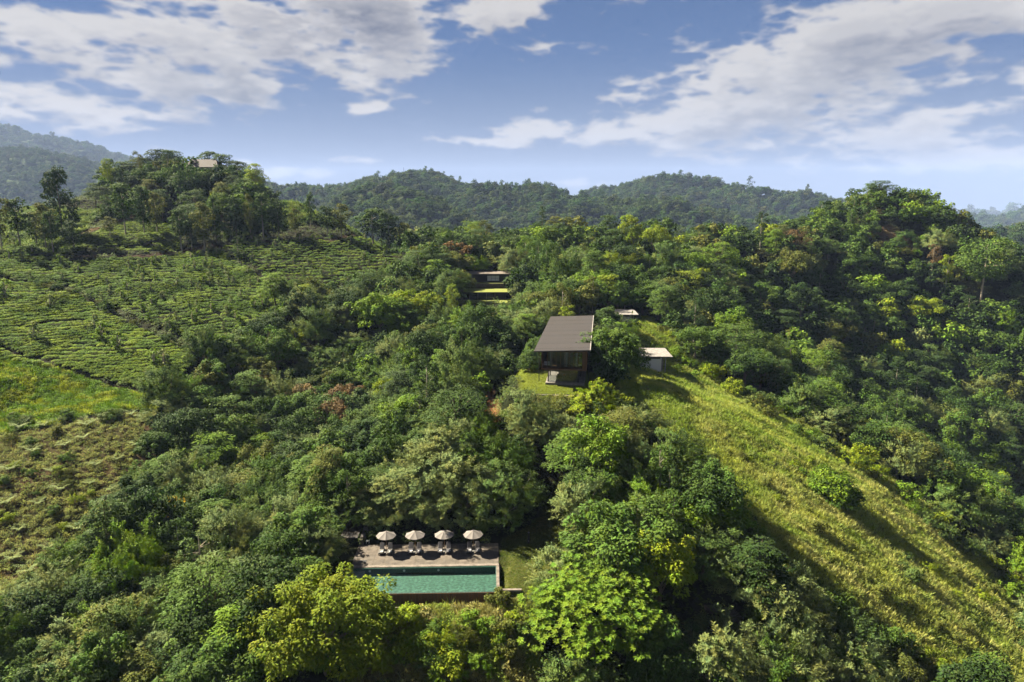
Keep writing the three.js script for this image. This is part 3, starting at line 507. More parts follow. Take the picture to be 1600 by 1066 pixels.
// ---------------------------------------------------------------- pool, terrace, loungers
{
  const T = put(thing('pool_terrace', 'stone sun terrace along the back of the pool with parasols on it', 'terrace'), POOL);
  const r = rngOf(4);
  const cols = 14, rows = 4, x0 = -20.7, x1 = 0.35, z0 = -6.7, z1 = -.62;
  for (let i = 0; i < cols; i++) for (let j = 0; j < rows; j++) { const a = lerp(x0, x1, i / cols), b = lerp(x0, x1, (i + 1) / cols), c = lerp(z0, z1, j / rows), d = lerp(z0, z1, (j + 1) / rows), l = r() * .006; part(T, 'paving_slab', boxUV(box(a + .012, b - .012, -.12, l, c + .012, d - .012), 5), r() < .5 ? M.stone : M.stone2); }
  part(T, 'bedding', box(x0, x1, -.5, -.03, z0, z1), M.concrete);
  part(T, 'coping', boxUV(soft(-20.75, .4, -.5, .035, -.6, 0, .03), 4), M.coping, 'pale stone edge of the pool');
  part(T, 'drain_grate', box(-19.9, -18.7, .01, .03, -2.1, -1.3), M.grate, 'dark square grate in the paving');
  const P = put(thing('swimming_pool', 'long rectangular green-tiled infinity pool below the stone terrace', 'pool'), POOL);
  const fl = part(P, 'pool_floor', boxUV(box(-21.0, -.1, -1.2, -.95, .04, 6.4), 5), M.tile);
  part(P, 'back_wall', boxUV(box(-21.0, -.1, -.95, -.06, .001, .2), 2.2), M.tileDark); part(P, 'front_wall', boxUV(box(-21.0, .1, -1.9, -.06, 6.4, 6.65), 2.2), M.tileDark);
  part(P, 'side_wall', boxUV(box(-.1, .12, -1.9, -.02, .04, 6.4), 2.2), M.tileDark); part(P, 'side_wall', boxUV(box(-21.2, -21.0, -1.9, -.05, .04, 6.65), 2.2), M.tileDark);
  part(P, 'side_coping', boxUV(soft(.0, .42, -1.6, .03, .01, 6.7, .03), 4), M.coping, 'pale stone edging beside the lawn');
  part(P, 'step', box(-20.9, -18.6, -.95, -.4, .25, 2.1), M.concrete, 'pale shallow shelf in the left corner');
  const wg = new THREE.PlaneGeometry(20.9, 6.4).rotateX(-Math.PI / 2).translate(-10.55, -.045, 3.22); { const p = wg.attributes.position, uv = wg.attributes.uv; for (let i = 0; i < p.count; i++) uv.setXY(i, p.getX(i) / 4, p.getZ(i) / 4); }
  part(P, 'water', wg, M.water, 'clear green water');
  for (const x of [-17.9, -13.05, -8.2]) part(P, 'pool_light', new THREE.CylinderGeometry(.16, .16, .06, 16).rotateX(Math.PI / 2).translate(x, -.42, .24), M.white, 'round white fitting in the pool wall');
  const n = 52; for (let i = 0; i < n; i++) { const a = lerp(-21.0, .35, i / n), b = lerp(-21.0, .35, (i + 1) / n); part(P, 'cladding_board', boxUV(box(a + .012, b - .012, -1.75 - .02 * r(), -.1, 6.665, 6.72 + .02 * r()), 1), r() < .5 ? M.plank : M.plank2); }
  const B = put(thing('overflow_channel', 'low concrete channel edge below the timber-clad front of the pool', 'wall'), POOL); part(B, 'channel_edge', boxUV(soft(-22, 1.2, -2.4, -1.45, 7.45, 7.75, .04), 3), M.concrete); part(B, 'channel_bed', box(-22, 1.2, -2.5, -1.72, 6.74, 7.45), M.concrete);
  const W = put(thing('lawn_edge_wall', 'short pale concrete wall edging the lawn at the right end of the pool', 'wall'), POOL); part(W, 'wall_block', boxUV(soft(.45, 3.3, -1.2, .05, 6.2, 6.55, .03), 3), M.concrete); part(W, 'wall_cap', boxUV(soft(.43, 3.34, .05, .11, 6.16, 6.6, .02), 3), M.coping);
  const G = put(thing('garden_wall', 'low stone wall running back from the left end of the pool terrace', 'wall'), POOL);
  for (let i = 0; i < 9; i++) part(G, 'stone_block', boxUV(soft(-20.75, -20.1, -.3, .75 + .05 * r(), -6.75 - (i + 1) * 1.05, -6.75 - i * 1.05 - .02, .05), 2), i % 2 ? M.concrete : M.stone);
  const S = put(thing('timber_store', 'dark timber shelter tucked behind the garden wall left of the terrace', 'shed'), POOL); for (let i = 0; i < 6; i++) part(S, 'roof_board', box(-23.6 + i * .45, -23.6 + i * .45 + .42, 1.0 + .02 * r(), 1.07, -12.2, -6.9), M.dark); for (const z of [-12, -7.2]) for (const x of [-23.4, -21.1]) part(S, 'post', box(x, x + .12, -1, 1.0, z, z + .12), M.dark); part(S, 'back_panel', box(-23.5, -21, -1, .9, -12.1, -12.04), M.dark);
  const st = put(thing('stool', 'small white stool by the end of the garden wall', 'stool'), POOL); part(st, 'seat', soft(-19.75, -19.2, .36, .44, -7.5, -7.05, .03), M.white); for (const [a, b] of [[-19.7, -7.45], [-19.3, -7.45], [-19.7, -7.15], [-19.3, -7.15]]) part(st, 'leg', box(a, a + .05, 0, .36, b, b + .05), M.white);

  const lounger = (x, z, i, k) => {
    const side = ['left', 'right'][i], which = ['leftmost', 'second', 'third', 'rightmost'][k];
    const L = thing('sun_lounger', `grey cushioned sun lounger on the ${side} of the ${which} poolside parasol`, 'sun lounger', 'loungers on the pool terrace'); const p = toWorld(POOL, x, .015, z); L.position.copy(p); L.rotation.y = POOL.a + (i ? .03 : -.02);
    part(L, 'frame', mergeGeometries([soft(-.34, .34, .22, .3, -.75, 1.0, .02), box(-.34, -.28, .12, .24, -.75, 1.0), box(.28, .34, .12, .24, -.75, 1.0)].map((g) => g.index ? g.toNonIndexed() : g)), M.rattan);
    for (const [a, b] of [[-.32, -.7], [.26, -.7], [-.32, .9], [.26, .9]]) part(L, 'leg', box(a, a + .06, 0, .22, b, b + .06), M.rattan);
    part(L, 'seat_cushion', soft(-.33, .33, .3, .42, -.3, 1.0, .05), k ? M.cushion : M.cushionLight);
    const back = soft(-.33, .33, 0, .12, -.95, 0, .05); back.rotateX(.86).translate(0, .34, -.28); part(L, 'back_cushion', back, M.cushion);
    part(L, 'towel', soft(-.2, .2, .42, .47, .42, .72, .02).rotateY(.25), M.towel, 'folded white towel');
  };
  const xs = [-16.3, -12.0, -7.65, -3.35];
  xs.forEach((x, k) => {
    lounger(x - .62, -4.35, 0, k); lounger(x + .62, -4.35, 1, k);
    const which = ['leftmost', 'second from the left', 'third from the left', 'rightmost'][k];
    const t = thing('side_table', `low side table between the loungers under the ${which} parasol`, 'side table', 'side tables on the pool terrace'); t.position.copy(toWorld(POOL, x, .015, -3.75)); t.rotation.y = POOL.a; part(t, 'table_top', soft(-.21, .21, .3, .34, -.21, .21, .02), M.cushionLight); part(t, 'leg', new THREE.CylinderGeometry(.06, .1, .3, 10).translate(0, .15, 0), M.rattan);
    const u = thing('parasol', `pale canvas octagonal parasol, ${which} of four on the pool terrace`, 'parasol', 'parasols on the pool terrace'); u.position.copy(toWorld(POOL, x, .015, -4.75)); u.rotation.y = POOL.a + k * .21 + .1; u.rotation.z = .012 * (k - 1.5);
    part(u, 'pole', new THREE.CylinderGeometry(.032, .032, 3.0, 10).translate(0, 1.5, 0), M.wood); part(u, 'base', soft(-.3, .3, 0, .1, -.3, .3, .02), M.darkMetal);
    for (let i = 0; i < 8; i++) { // sagging canvas panels between eight ribs
      const a0 = i / 8 * 2 * Math.PI, a1 = (i + 1) / 8 * 2 * Math.PI, N = 5, pos = [], idx = [];
      for (let q = 0; q <= N; q++) for (let s = 0; s <= N; s++) { const f = q / N, e = s / N, ax = lerp(Math.cos(a0), Math.cos(a1), e) * 1.5 * f, az = lerp(Math.sin(a0), Math.sin(a1), e) * 1.5 * f; pos.push(ax, 3.1 - .62 * f - .10 * Math.sin(Math.PI * e) * f * (1.1 - f * .5), az); if (q < N && s < N) { const c = q * (N + 1) + s; idx.push(c, c + 1, c + N + 1, c + 1, c + N + 2, c + N + 1); } }
      const g = new THREE.BufferGeometry(); g.setAttribute('position', new THREE.Float32BufferAttribute(pos, 3)); g.setIndex(idx); g.computeVertexNormals(); part(u, 'canopy_panel', g, M.canvas);
      part(u, 'rib', tube([V(0, 3.03, 0), V(Math.cos(a0) * 1.48, 2.44, Math.sin(a0) * 1.48)], .012, .01, 4), M.wood);
    }
    part(u, 'finial', new THREE.SphereGeometry(.05, 10, 8).translate(0, 3.14, 0), M.wood);
  });
  const gp = atY(826, 848, 0), post = thing('garden_post', 'dark upright post on the shaded lawn right of the pool', 'post'); post.position.set(gp.x, height(gp.x, gp.z) - .05, gp.z);
  part(post, 'shaft', tube([V(0, 0, 0), V(.03, .9, 0), V(0, 1.75, .02)], .17, .13, 8), M.dark); part(post, 'cap', new THREE.SphereGeometry(.15, 12, 8).scale(1, .8, 1).translate(0, 1.82, .02), M.plaster); part(post, 'plaque', soft(-.08, .08, .32, .6, .14, .19, .015), M.concrete);
}

// ---------------------------------------------------------------- the long-roofed house
{
  const Hs = put(thing('long_roofed_house', 'two-storey house with a long flat dark roof and glazed end facing the lawn', 'house'), HOUSE);
  const r = rngOf(9), L = 45, n = 18, top = (x) => 7.3 + .045 * x;
  for (let i = 0; i < n; i++) { // overlapping metal sheets across the roof
    const z1 = -i * L / n, z0 = -(i + 1) * L / n - .05, y = .012 * (i % 2) + .004 * r(); const g = box(0, 11.2, -.09, 0, z0, z1), p = g.attributes.position; for (let k = 0; k < p.count; k++) p.setY(k, p.getY(k) + top(p.getX(k)) + y); boxUV(g, 3); part(Hs, 'roof_sheet', g, i % 3 ? M.roof : M.roof2);
  }
  const beam = (x0, x1, d, z0, z1, m, nm, dy = 0) => { const g = box(x0, x1, -d, 0, z0, z1), p = g.attributes.position; for (let k = 0; k < p.count; k++) p.setY(k, p.getY(k) + top(p.getX(k)) + dy); g.computeVertexNormals(); part(Hs, nm, g, m); };
  beam(-.02, 11.22, .22, .001, .12, M.roof2, 'fascia', .01); beam(11.21, 11.34, .26, -L, .12, M.fascia, 'gutter', .04); beam(.2, 11, .16, -L + .3, -.02, M.dark, 'roof_structure', -.1);
  part(Hs, 'floor_slab', box(1.5, 10.6, 3.0, 3.3, -43, -2.0), M.timber2); part(Hs, 'platform', boxUV(soft(2.25, 10.2, -.6, .42, -14, -1.6, .04), 3), M.concrete, 'pale concrete plinth');
  // upper storey: timber cheeks, mullions, panes, rail
  for (let i = 0; i < 40; i++) { part(Hs, 'timber_board', box(10.5, 10.6, 3.3, 7.35, -43 + i, -42.02 + i), i % 2 ? M.timber : M.timber2); }
  for (let i = 0; i < 4; i++) { part(Hs, 'timber_board', box(9.75 + i * .2, 9.93 + i * .2, 3.05, 7.25, -2.14, -2.05), i % 2 ? M.timber : M.timber2); part(Hs, 'timber_board', box(1.3, 1.48, 3.05, 7.05, -2.2 - i * .9 - .86, -2.2 - i * .9), i % 2 ? M.timber : M.timber2); }
  part(Hs, 'side_wall', box(1.45, 1.6, 3.3, 7.0, -43, -6), M.dark); part(Hs, 'rear_wall', box(1.6, 10.5, 3.3, 7.2, -14.2, -14), M.wallGrey); part(Hs, 'ceiling', box(1.6, 10.45, 6.86, 6.95, -13.9, -2.3), M.timber);
  const bays = 8; for (let i = 0; i <= bays; i++) { const x = lerp(2.5, 9.7, i / bays); part(Hs, 'mullion', box(x - .05, x + .05, 3.3, 7.1, -3.26, -3.1), M.timber); if (i < bays) part(Hs, 'glass_pane', box(x + .04, lerp(2.5, 9.7, (i + 1) / bays) - .04, 3.35, 6.8, -3.19, -3.17), M.glass); }
  for (const [x, w] of [[3.0, .5], [5.9, .7], [8.3, .45]]) part(Hs, 'curtain', box(x, x + w, 3.4, 6.7, -3.6, -3.5), M.plaster, 'pale curtain behind the upper glazing');
  part(Hs, 'lintel', box(1.5, 10.5, 6.8, 6.98, -2.2, -2.0), M.timber); part(Hs, 'rail', box(1.5, 9.75, 4.25, 4.31, -2.12, -2.06), M.darkMetal); for (let i = 0; i < 9; i++) part(Hs, 'baluster', box(1.52 + i * 1.02, 1.56 + i * 1.02, 3.3, 4.25, -2.11, -2.07), M.darkMetal);
  // lower storey
  for (const [x, z] of [[2.75, -2.6], [8.9, -2.6], [2.75, -8], [8.9, -8]]) part(Hs, 'column', box(x - .12, x + .12, .42, 3.0, z - .12, z + .12), M.darkMetal);
  for (let i = 0; i < 4; i++) { const a = lerp(2.9, 8.75, i / 4), b = lerp(2.9, 8.75, (i + 1) / 4); part(Hs, 'glass_pane', box(a + .04, b - .04, .46, 2.95, -2.63, -2.61), M.glass); if (i) part(Hs, 'mullion', box(a - .03, a + .03, .42, 3.0, -2.66, -2.58), M.darkMetal); }
  for (let i = 0; i < 3; i++) part(Hs, 'glass_pane', box(2.74, 2.76, .46, 2.95, -7.8 + i * 1.7, -6.2 + i * 1.7), M.glass);
  part(Hs, 'core_wall', box(2.6, 6.6, .42, 3.0, -14, -12), M.wallGrey); part(Hs, 'side_wall', box(9.1, 9.3, .42, 3.0, -13.5, -7.5), M.dark);
  for (const z of [-4.2, -22, -40]) part(Hs, 'roof_post', new THREE.CylinderGeometry(.07, .07, 7.3, 10).translate(.7, 3.65, z), M.darkMetal);
  part(Hs, 'roof_post', new THREE.CylinderGeometry(.07, .07, 7.7, 10).translate(11.0, 3.85, -4.2), M.darkMetal);
  // furniture seen through the glass
  const at2 = (o, x, y, z, a = 0) => { o.position.copy(toWorld(HOUSE, x, y, z)); o.rotation.y = HOUSE.a + a; return o; };
  const tb = at2(thing('dining_table', 'dark table behind the lower glass front of the long-roofed house', 'table'), 5.3, .42, -4.6); part(tb, 'table_top', soft(-1.0, 1.0, .7, .76, -.5, .5, .02), M.dark); for (const [a, b] of [[-.9, -.4], [.84, -.4], [-.9, .34], [.84, .34]]) part(tb, 'leg', box(a, a + .06, 0, .7, b, b + .06), M.dark);
  [[4.6, -3.75, 0], [5.9, -3.75, 0], [4.6, -5.5, Math.PI], [5.9, -5.5, Math.PI], [7.0, -4.6, -1.57]].forEach(([x, z, a], i) => { const c = at2(thing('dining_chair', `dark dining chair at the table in the long-roofed house, ${ordinalSimple[i]} of five`, 'chair', 'chairs in the house'), x, .42, z, a); part(c, 'seat', soft(-.22, .22, .42, .48, -.22, .22, .02), M.dark); part(c, 'backrest', soft(-.22, .22, .5, .92, .17, .22, .02), i === 3 ? M.orange : M.dark); for (const [p, q] of [[-.2, -.2], [.16, -.2], [-.2, .16], [.16, .16]]) part(c, 'leg', box(p, p + .04, 0, .42, q, q + .04), M.dark); });
  const sofa = at2(thing('white_sofa', 'pale sofa on the upper floor at the left end of the glazed front', 'sofa'), 2.4, 3.3, -4.6); part(sofa, 'seat', soft(-.7, .7, .15, .45, -.4, .4, .06), M.white); part(sofa, 'backrest', soft(-.7, .7, .4, .85, -.42, -.22, .06), M.white);
  const bed = at2(thing('white_bench', 'pale bench on the upper floor at the right end of the glazed front', 'bench'), 8.9, 3.3, -4.4); part(bed, 'seat', soft(-.6, .6, .3, .48, -.3, .3, .05), M.white); part(bed, 'leg', box(-.5, -.4, 0, .3, -.2, .2), M.dark); part(bed, 'leg', box(.4, .5, 0, .3, -.2, .2), M.dark);
  const wl = thing('lawn_retaining_wall', 'low stone wall edging the front of the house lawn', 'wall'); put(wl, HOUSE); for (let i = 0; i < 12; i++) part(wl, 'stone_block', boxUV(soft(-3.2 + i * 1.1, -3.2 + i * 1.1 + 1.07, -1.6, .06 + .03 * r(), 6.15, 6.5, .04), 2), i % 2 ? M.concrete : M.stoneWall);
}

// ---------------------------------------------------------------- annexes on the right flank, terraced villa, hilltop house, mast
const taken = [];   // places already filled: x, z, radius
function annex(label, u0, u1, v0, v1, y, name) { // flat-roofed block from its roof's outline
  const a = atY(u0, v1, y), b = atY(u1, v1, y), c = atY(u1 - 10, v0, y), w = b.x - a.x, d = Math.min(11, a.z - c.z), A = thing(name, label, 'building'); A.position.set(a.x, y, a.z); A.rotation.y = -.04;
  part(A, 'roof', boxUV(soft(0, w, -.22, 0, -d, 0, .03), 4), M.whiteRoof, 'flat pale roof'); part(A, 'clerestory', box(.4, w * .62, -.7, -.23, -d + .4, -.5), M.dark);
  for (let i = 0; i < 2; i++) part(A, 'wall_panel', box(.3 + i * (w * .31), .3 + (i + 1) * (w * .31) - .05, -4.2, -.71, -.62, -.5), M.white); part(A, 'side_wall', box(w * .62 + .3, w * .62 + .45, -4.2, -.23, -d + .4, -.64), M.white); part(A, 'rear_wall', box(.3, w * .62, -4.2, -.71, -d + .4, -d + .55), M.white);
  for (const [x, z] of [[w * .8, -.8], [w * .8, -d + .8]]) part(A, 'post', box(x - .1, x + .1, -4.6, -.22, z - .1, z + .1), M.plaster); part(A, 'pier', boxUV(box(w * .66, w * .74, -4.8, -.4, -1.3, -.8), 2), M.concrete);
  taken.push([a.x + w / 2, a.z - d / 2, Math.max(w, d) * .6]);
  return A;
}
annex('small white pavilion with a flat pale roof on the grassy flank right of the house', 1000, 1051, 543.5, 557, 14.2, 'white_pavilion');
annex('flat pale roof half hidden by trees behind the round-headed tree', 962, 998, 483, 491.5, 19.5, 'rear_pavilion');
{
  const t = thing('pavilion_steps', 'pale sloping stair wall just behind the white pavilion', 'wall'); const p = atY(1006, 538, 13.4); t.position.copy(p); const g = soft(-.8, .8, -3, .1, -4, 4, .05); part(t, 'stair_wall', g.rotateX(.12).rotateY(-.5), M.whiteRoof);
}
{
  const Vl = put(thing('terraced_villa', 'dark flat-roofed villa with stepped green lawn terraces deep in the woods', 'villa'), VILLA), w0 = -8.5, w1 = 7.5;
  part(Vl, 'roof', boxUV(soft(w0 - .5, w1 + .4, 3.0, 3.3, -13, -2.6, .04), 3), M.wallGrey, 'pale-edged flat roof'); part(Vl, 'upper_wall', box(w0, w1, 0, 3.0, -12.5, -4.2), M.dark);
  for (let i = 0; i < 3; i++) { const x = -.9 + i * 1.5, f = part(Vl, 'window', box(x, x + 1.42, .55, 2.4, -4.19, -4.12), M.white); part(f, 'frame', box(x - .04, x, .5, 2.45, -4.19, -4.08), M.darkMetal); if (i) part(f, 'transom', box(x, x + 1.42, 1.45, 1.52, -4.115, -4.08), M.darkMetal); }
  part(Vl, 'upper_lawn', box(w0 - 2, w1 + 1, -.3, .05, -4.0, .2), M.lawn); part(Vl, 'terrace_wall', boxUV(box(w0 - 2, w1 + 1, -2.2, -.02, .21, .5), 3), M.stoneWall); part(Vl, 'green_roof', box(w0 - 2, w1 - 1, -2.15, -1.75, .5, 12), M.lawn); part(Vl, 'roof_edge', box(w0 - 2.1, w1 - .9, -2.2, -1.8, 12, 12.25), M.dark);
  part(Vl, 'lower_wall', box(w0 - 1.5, w1 - 1.5, -4.6, -2.2, 4, 10.2), M.dark); for (let i = 0; i < 5; i++) part(Vl, 'column', box(w0 - 1.6 + i * 3, w0 - 1.4 + i * 3, -4.6, -2.2, 11.6, 11.8), M.wallGrey); for (let i = 0; i < 4; i++) part(Vl, 'glass_pane', box(w0 - 1.3 + i * 3, w0 + 1.3 + i * 3, -4.5, -2.3, 10.6, 10.64), M.glass);
  part(Vl, 'lower_lawn', box(w0 - 2, w1, -4.75, -4.38, 12.3, 21), M.lawn);
}
{
  const p = at(320, 262, 386), g = height(p.x, p.z), A = thing('hilltop_house', 'house with a faded pink tin roof among the trees on the left hilltop', 'house'); A.position.set(p.x, p.y, p.z); A.rotation.y = .06;
  const roofSide = (s) => { const gg = new THREE.BufferGeometry(), h = 4.4, d = 6; gg.setAttribute('position', new THREE.Float32BufferAttribute([-9, 0, s * d, 9, 0, s * d, 6.5, h, 0, -6.5, h, 0, -9, -.15, s * d, 9, -.15, s * d, 6.5, h - .15, 0, -6.5, h - .15, 0], 3)); gg.setIndex(s > 0 ? [0, 1, 2, 0, 2, 3, 4, 6, 5, 4, 7, 6, 0, 4, 5, 0, 5, 1] : [0, 2, 1, 0, 3, 2, 4, 5, 6, 4, 6, 7, 0, 5, 4, 0, 1, 5]); gg.setAttribute('uv', new THREE.Float32BufferAttribute([0, 0, 6, 0, 5, 2, 1, 2, 0, 0, 6, 0, 5, 2, 1, 2], 2)); gg.computeVertexNormals(); return gg.toNonIndexed(); };
  for (const s of [1, -1]) { const q = roofSide(s); q.computeVertexNormals(); part(A, 'roof_slope', q, M.tin); } part(A, 'wall', box(-7.6, 7.6, g - p.y - 1, -.02, -4.6, 4.6), M.plaster);
  for (const x of [-5, -2, 2, 5]) { const w = part(A, 'window', box(x - .6, x + .6, -2.6, -1.0, 4.61, 4.66), M.dark); part(w, 'sill', box(x - .7, x + .7, -2.7, -2.6, 4.61, 4.8), M.white); } part(A, 'ridge_cap', new THREE.ConeGeometry(.1, .3, 4).translate(0, 4.5, 0), M.tin);
  taken.push([p.x, p.z, 7]);
  const q = (([x, z]) => V(x, height(x, z) + 2.6, z))(ground(262, 290)), B = thing('white_shed', 'small white-roofed shed on the slope below the hilltop house', 'shed'); B.position.copy(q); part(B, 'roof', box(-2.6, 2.6, 0, .15, -2, 2).rotateX(.3), M.whiteRoof); part(B, 'wall', box(-2.2, 2.2, -2.6, -.2, -1.6, 1.5), M.plaster);
  const m = at(631, 276, 1564), T = thing('radio_mast', 'thin lattice mast on the highest point of the central hill', 'mast'); T.position.copy(m).setY(m.y - 4); for (const [x, z] of [[-.5, -.5], [.5, -.5], [.5, .5], [-.5, .5]]) part(T, 'mast_leg', tube([V(x, 0, z), V(x * .4, 24, z * .4)], .14, .1, 4), M.darkMetal); for (let i = 0; i < 7; i++) part(T, 'brace', box(-.5 + i * .04, .5 - i * .04, i * 3.3 + 1, i * 3.3 + 1.25, .3, .5), M.darkMetal);
  const f = [ground(1100, 950), ground(1140, 962), ground(1152, 978)].map(([x, z]) => V(x, height(x, z), z)), S = thing('curved_footpath', 'curved stone footpath glimpsed under the trees right of the pool', 'path'), cv = new THREE.CatmullRomCurve3(f), rr = rngOf(71); taken.push([-5, -139, 6], [-2, -133, 4], [24, -200, 6], [20, -192, 4]);
  for (let i = 0; i < 12; i++) { const c = cv.getPoint((i + .5) / 12), t = cv.getTangent((i + .5) / 12), s = part(S, 'path_stone', boxUV(soft(-.95, .95, -.3, .22, -.26, .26, .04), 2), rr() < .5 ? M.stone : M.stone2); s.position.set(c.x, height(c.x, c.z), c.z); s.rotation.y = Math.atan2(t.x, t.z); }
}

// ---------------------------------------------------------------- grass, weeds, tea
const grassTuft = (seed, n, h, w, spread, lean) => { const r = rngOf(seed), L = new Leaves(); for (let i = 0; i < n; i++) { const a = r() * 6.283, k = spread * Math.sqrt(r()), d = V(Math.cos(a) * lean * (.3 + r()), 1, Math.sin(a) * lean * (.3 + r())).normalize(), t = tone(r, .22, .14); L.blade(V(Math.cos(a) * k, -.05, Math.sin(a) * k), d, V(Math.cos(a) * .5, .6, Math.sin(a) * .5).normalize(), h * (.55 + .7 * r()), w, t, .18); } return L.geometry(); };
const herb = (seed, n, R, hh, l, w) => { const r = rngOf(seed), L = new Leaves(); for (let i = 0; i < n; i++) { const o = dirOf(r, -.1), b = V(o.x * R * (.3 + .7 * r()), hh * (.25 + .75 * Math.abs(o.y)) * (.5 + .6 * r()), o.z * R * (.3 + .7 * r())); L.blade(b, V(o.x + (r() - .5), .25 + (r() - .3) * .7, o.z + (r() - .5)).normalize(), V(o.x * .4, 1, o.z * .4).normalize(), l * (.6 + .8 * r()), w * (.7 + .6 * r()), tone(r, .24, .14)); } return L.geometry(); };
const GRASS = [grassTuft(801, 26, .85, .07, .34, .7), grassTuft(802, 30, .65, .07, .38, .9), grassTuft(803, 22, 1.1, .06, .30, .55)], HERB = [herb(811, 46, .5, .5, .26, .16), herb(812, 54, .62, .42, .22, .14), herb(813, 40, .42, .75, .26, .13)];
function cover(name, label, category, geos, list) { // list: [x, z, scale, rgb]
  const g = new THREE.Group(); g.name = name; g.userData = { kind: 'stuff', label, category }; scene.add(g);
  const mat = leafMat([1, 1, 1]), m4 = new THREE.Matrix4(), c = new THREE.Color(), r = rngOf(name.length * 31), byGeo = geos.map(() => []);
  for (const q of list) byGeo[Math.floor(r() * geos.length)].push(q);
  byGeo.forEach((own, k) => {
    if (!own.length) return;
    const im = new THREE.InstancedMesh(geos[k], mat, own.length); im.name = 'tufts'; im.userData.kind = 'stuff';
    own.forEach(([x, z, s, rgb, fy = 1], i) => { im.setMatrixAt(i, m4.compose(V(x, height(x, z) - .02, z), new THREE.Quaternion().setFromEuler(new THREE.Euler((r() - .5) * .3, r() * 6.28, (r() - .5) * .3)), V(s, s * fy, s))); im.setColorAt(i, c.setRGB(...rgb)); });
    g.add(im);
  });
}
function fill(region, step, seed, emit) { const b = boxes[region], r = rngOf(seed); for (let z = b[2]; z < b[3]; z += step(-z)) for (let x = b[0]; x < b[1]; x += step(-z)) { const X = x + (r() - .5) * step(-z), Z = z + (r() - .5) * step(-z); if (on(region, X, Z) && roadAt(X, Z) < 0 && X > -.86 * -Z - 5 && X < .86 * -Z + 5) emit(X, Z, r); } }
const mix3 = (a, b, t, k = 1) => [0, 1, 2].map((i) => lerp(a[i], b[i], t) * k);
const STRAW = [.52, .50, .17], GREENG = [.25, .35, .045], YELLOWG = [.48, .52, .055], DULL = [.36, .40, .09];
{ // the long grass of the right flank: straw, green and yellow in drifts along the fall of the slope
  const list = [], herbs = [];
  fill('slope', (Z) => .37 + .0016 * Z, 61, (x, z, r) => {
    const dx = x * .8 + z * .6, dz = -x * .6 + z * .8, a = fbm2(dx / 26, dz / 8, 3), b = fbm2(dx / 17 + 40, dz / 6, 3), c = fbm2(x / 4, z / 4, 2);
    const left = ss(-2, 14, (-z - 105) * .9 - (x - 34) * .5);   // greener near the house
    let col = mix3(DULL, STRAW, ss(-.25, .35, a + .25 * c)); col = mix3(col, GREENG, clamp(ss(.0, .45, b) * .7 + left * .55 * ss(-.4, .2, b + .2), 0, .9)); col = mix3(col, YELLOWG, .45 * ss(.18, .45, -b + .4 * c));
    list.push([x, z, (.7 + .5 * r()) * (1 + .2 * a), mix3(col, col, 0, .88 + .24 * r())]);
    if (c + a * .5 > .22 && r() < .13) herbs.push([x, z, .7 + 1.0 * r(), mix3([.14, .17, .045], [.21, .23, .04], r(), .8 + .4 * r())]);
  });
  cover('hillside_grass', 'long straw and green grass on the flank right of the house', 'grass', GRASS, list); cover('hillside_weeds', 'low leafy weeds among the grass of the right flank', 'weeds', HERB, herbs);
  const bk = []; fill('bank', (Z) => .55, 62, (x, z, r) => { const b = fbm2(x / 9, z / 5, 3); bk.push([x, z, .9 + .7 * r(), mix3([.14, .24, .02], [.30, .34, .025], ss(-.1, .3, b), .6 + .65 * r())]); });
  cover('bright_bank_grass', 'bright yellow-green grass bank below the tea terraces', 'grass', [...GRASS, HERB[0], HERB[1]], bk);
  const fd = [], fh = []; fill('field', (Z) => .75, 63, (x, z, r) => { const b = fbm2(x / 6, z / 4, 3); if (r() < .7 + .5 * b) fh.push([x, z, .6 + .8 * r(), mix3([.11, .145, .025], [.20, .20, .04], r(), .7 + .6 * r())]); if (r() < .22) fd.push([x, z, .6 + .5 * r(), mix3(STRAW, [.2, .15, .07], r(), .9)]); });
  cover('field_weeds', 'patchy weeds and dry stalks on the brown field at left', 'weeds', HERB, fh); cover('field_straw', 'dry straw tufts on the brown field at left', 'grass', GRASS, fd);
  const w1 = [], w2 = []; fill('weeds', () => .42, 64, (x, z, r) => { const b = fbm2(x / 7, z / 5, 3), c = fbm2(x / 2.5, z / 2.5, 2), [lx, lz] = local(POOL, x, z); if (lz < 7.6) return; const col = b > .05 ? mix3([.13, .19, .03], [.22, .26, .03], r()) : mix3([.20, .17, .07], [.26, .24, .07], r()); if (c > -.15 && r() < .6) w2.push([x, z, .7 + .9 * r(), mix3(col, col, 0, .75 + .45 * r())]); else w1.push([x, z, .8 + .6 * r(), mix3(col, STRAW, .3, .8 + .4 * r())]); });
  fill('bankBelow', () => .5, 65, (x, z, r) => { const b = fbm2(x / 5, z / 5, 3), [lx, lz] = local(HOUSE, x, z); if (lz < 6.8 && lx > -4 && lx < 12) return; (r() < .6 ? w2 : w1).push([x, z, .8 + .9 * r(), mix3([.16, .21, .03], [.27, .25, .07], ss(-.2, .3, b), .8 + .4 * r())]); });
  cover('bank_weeds', 'tangled green weeds on the bank below the pool', 'weeds', HERB, w2); cover('bank_grass', 'dry grass on the bank below the pool', 'grass', GRASS, w1);
  const lw = []; fill('poolLawn', () => .3, 66, (x, z, r) => { const [lx, lz] = local(POOL, x, z); if (lx < .55 || (lz > 6.1 && lx < 3.5)) return; const b = fbm2(x / 5, z / 5, 3); lw.push([x, z, .5, mix3([.12, .18, .025], [.24, .19, .05], ss(92, 102, -z) * .8 + .3 * b, .8 + .4 * r()), .28]); }); fill('houseLawn', () => .34, 67, (x, z, r) => { const [lx, lz] = local(HOUSE, x, z); if (lz > 6 || (lx > 2.1 && lz < -1.5)) return; lw.push([x, z, .5, mix3([.19, .225, .025], [.24, .25, .03], r(), .85 + .3 * r()), .16]); });
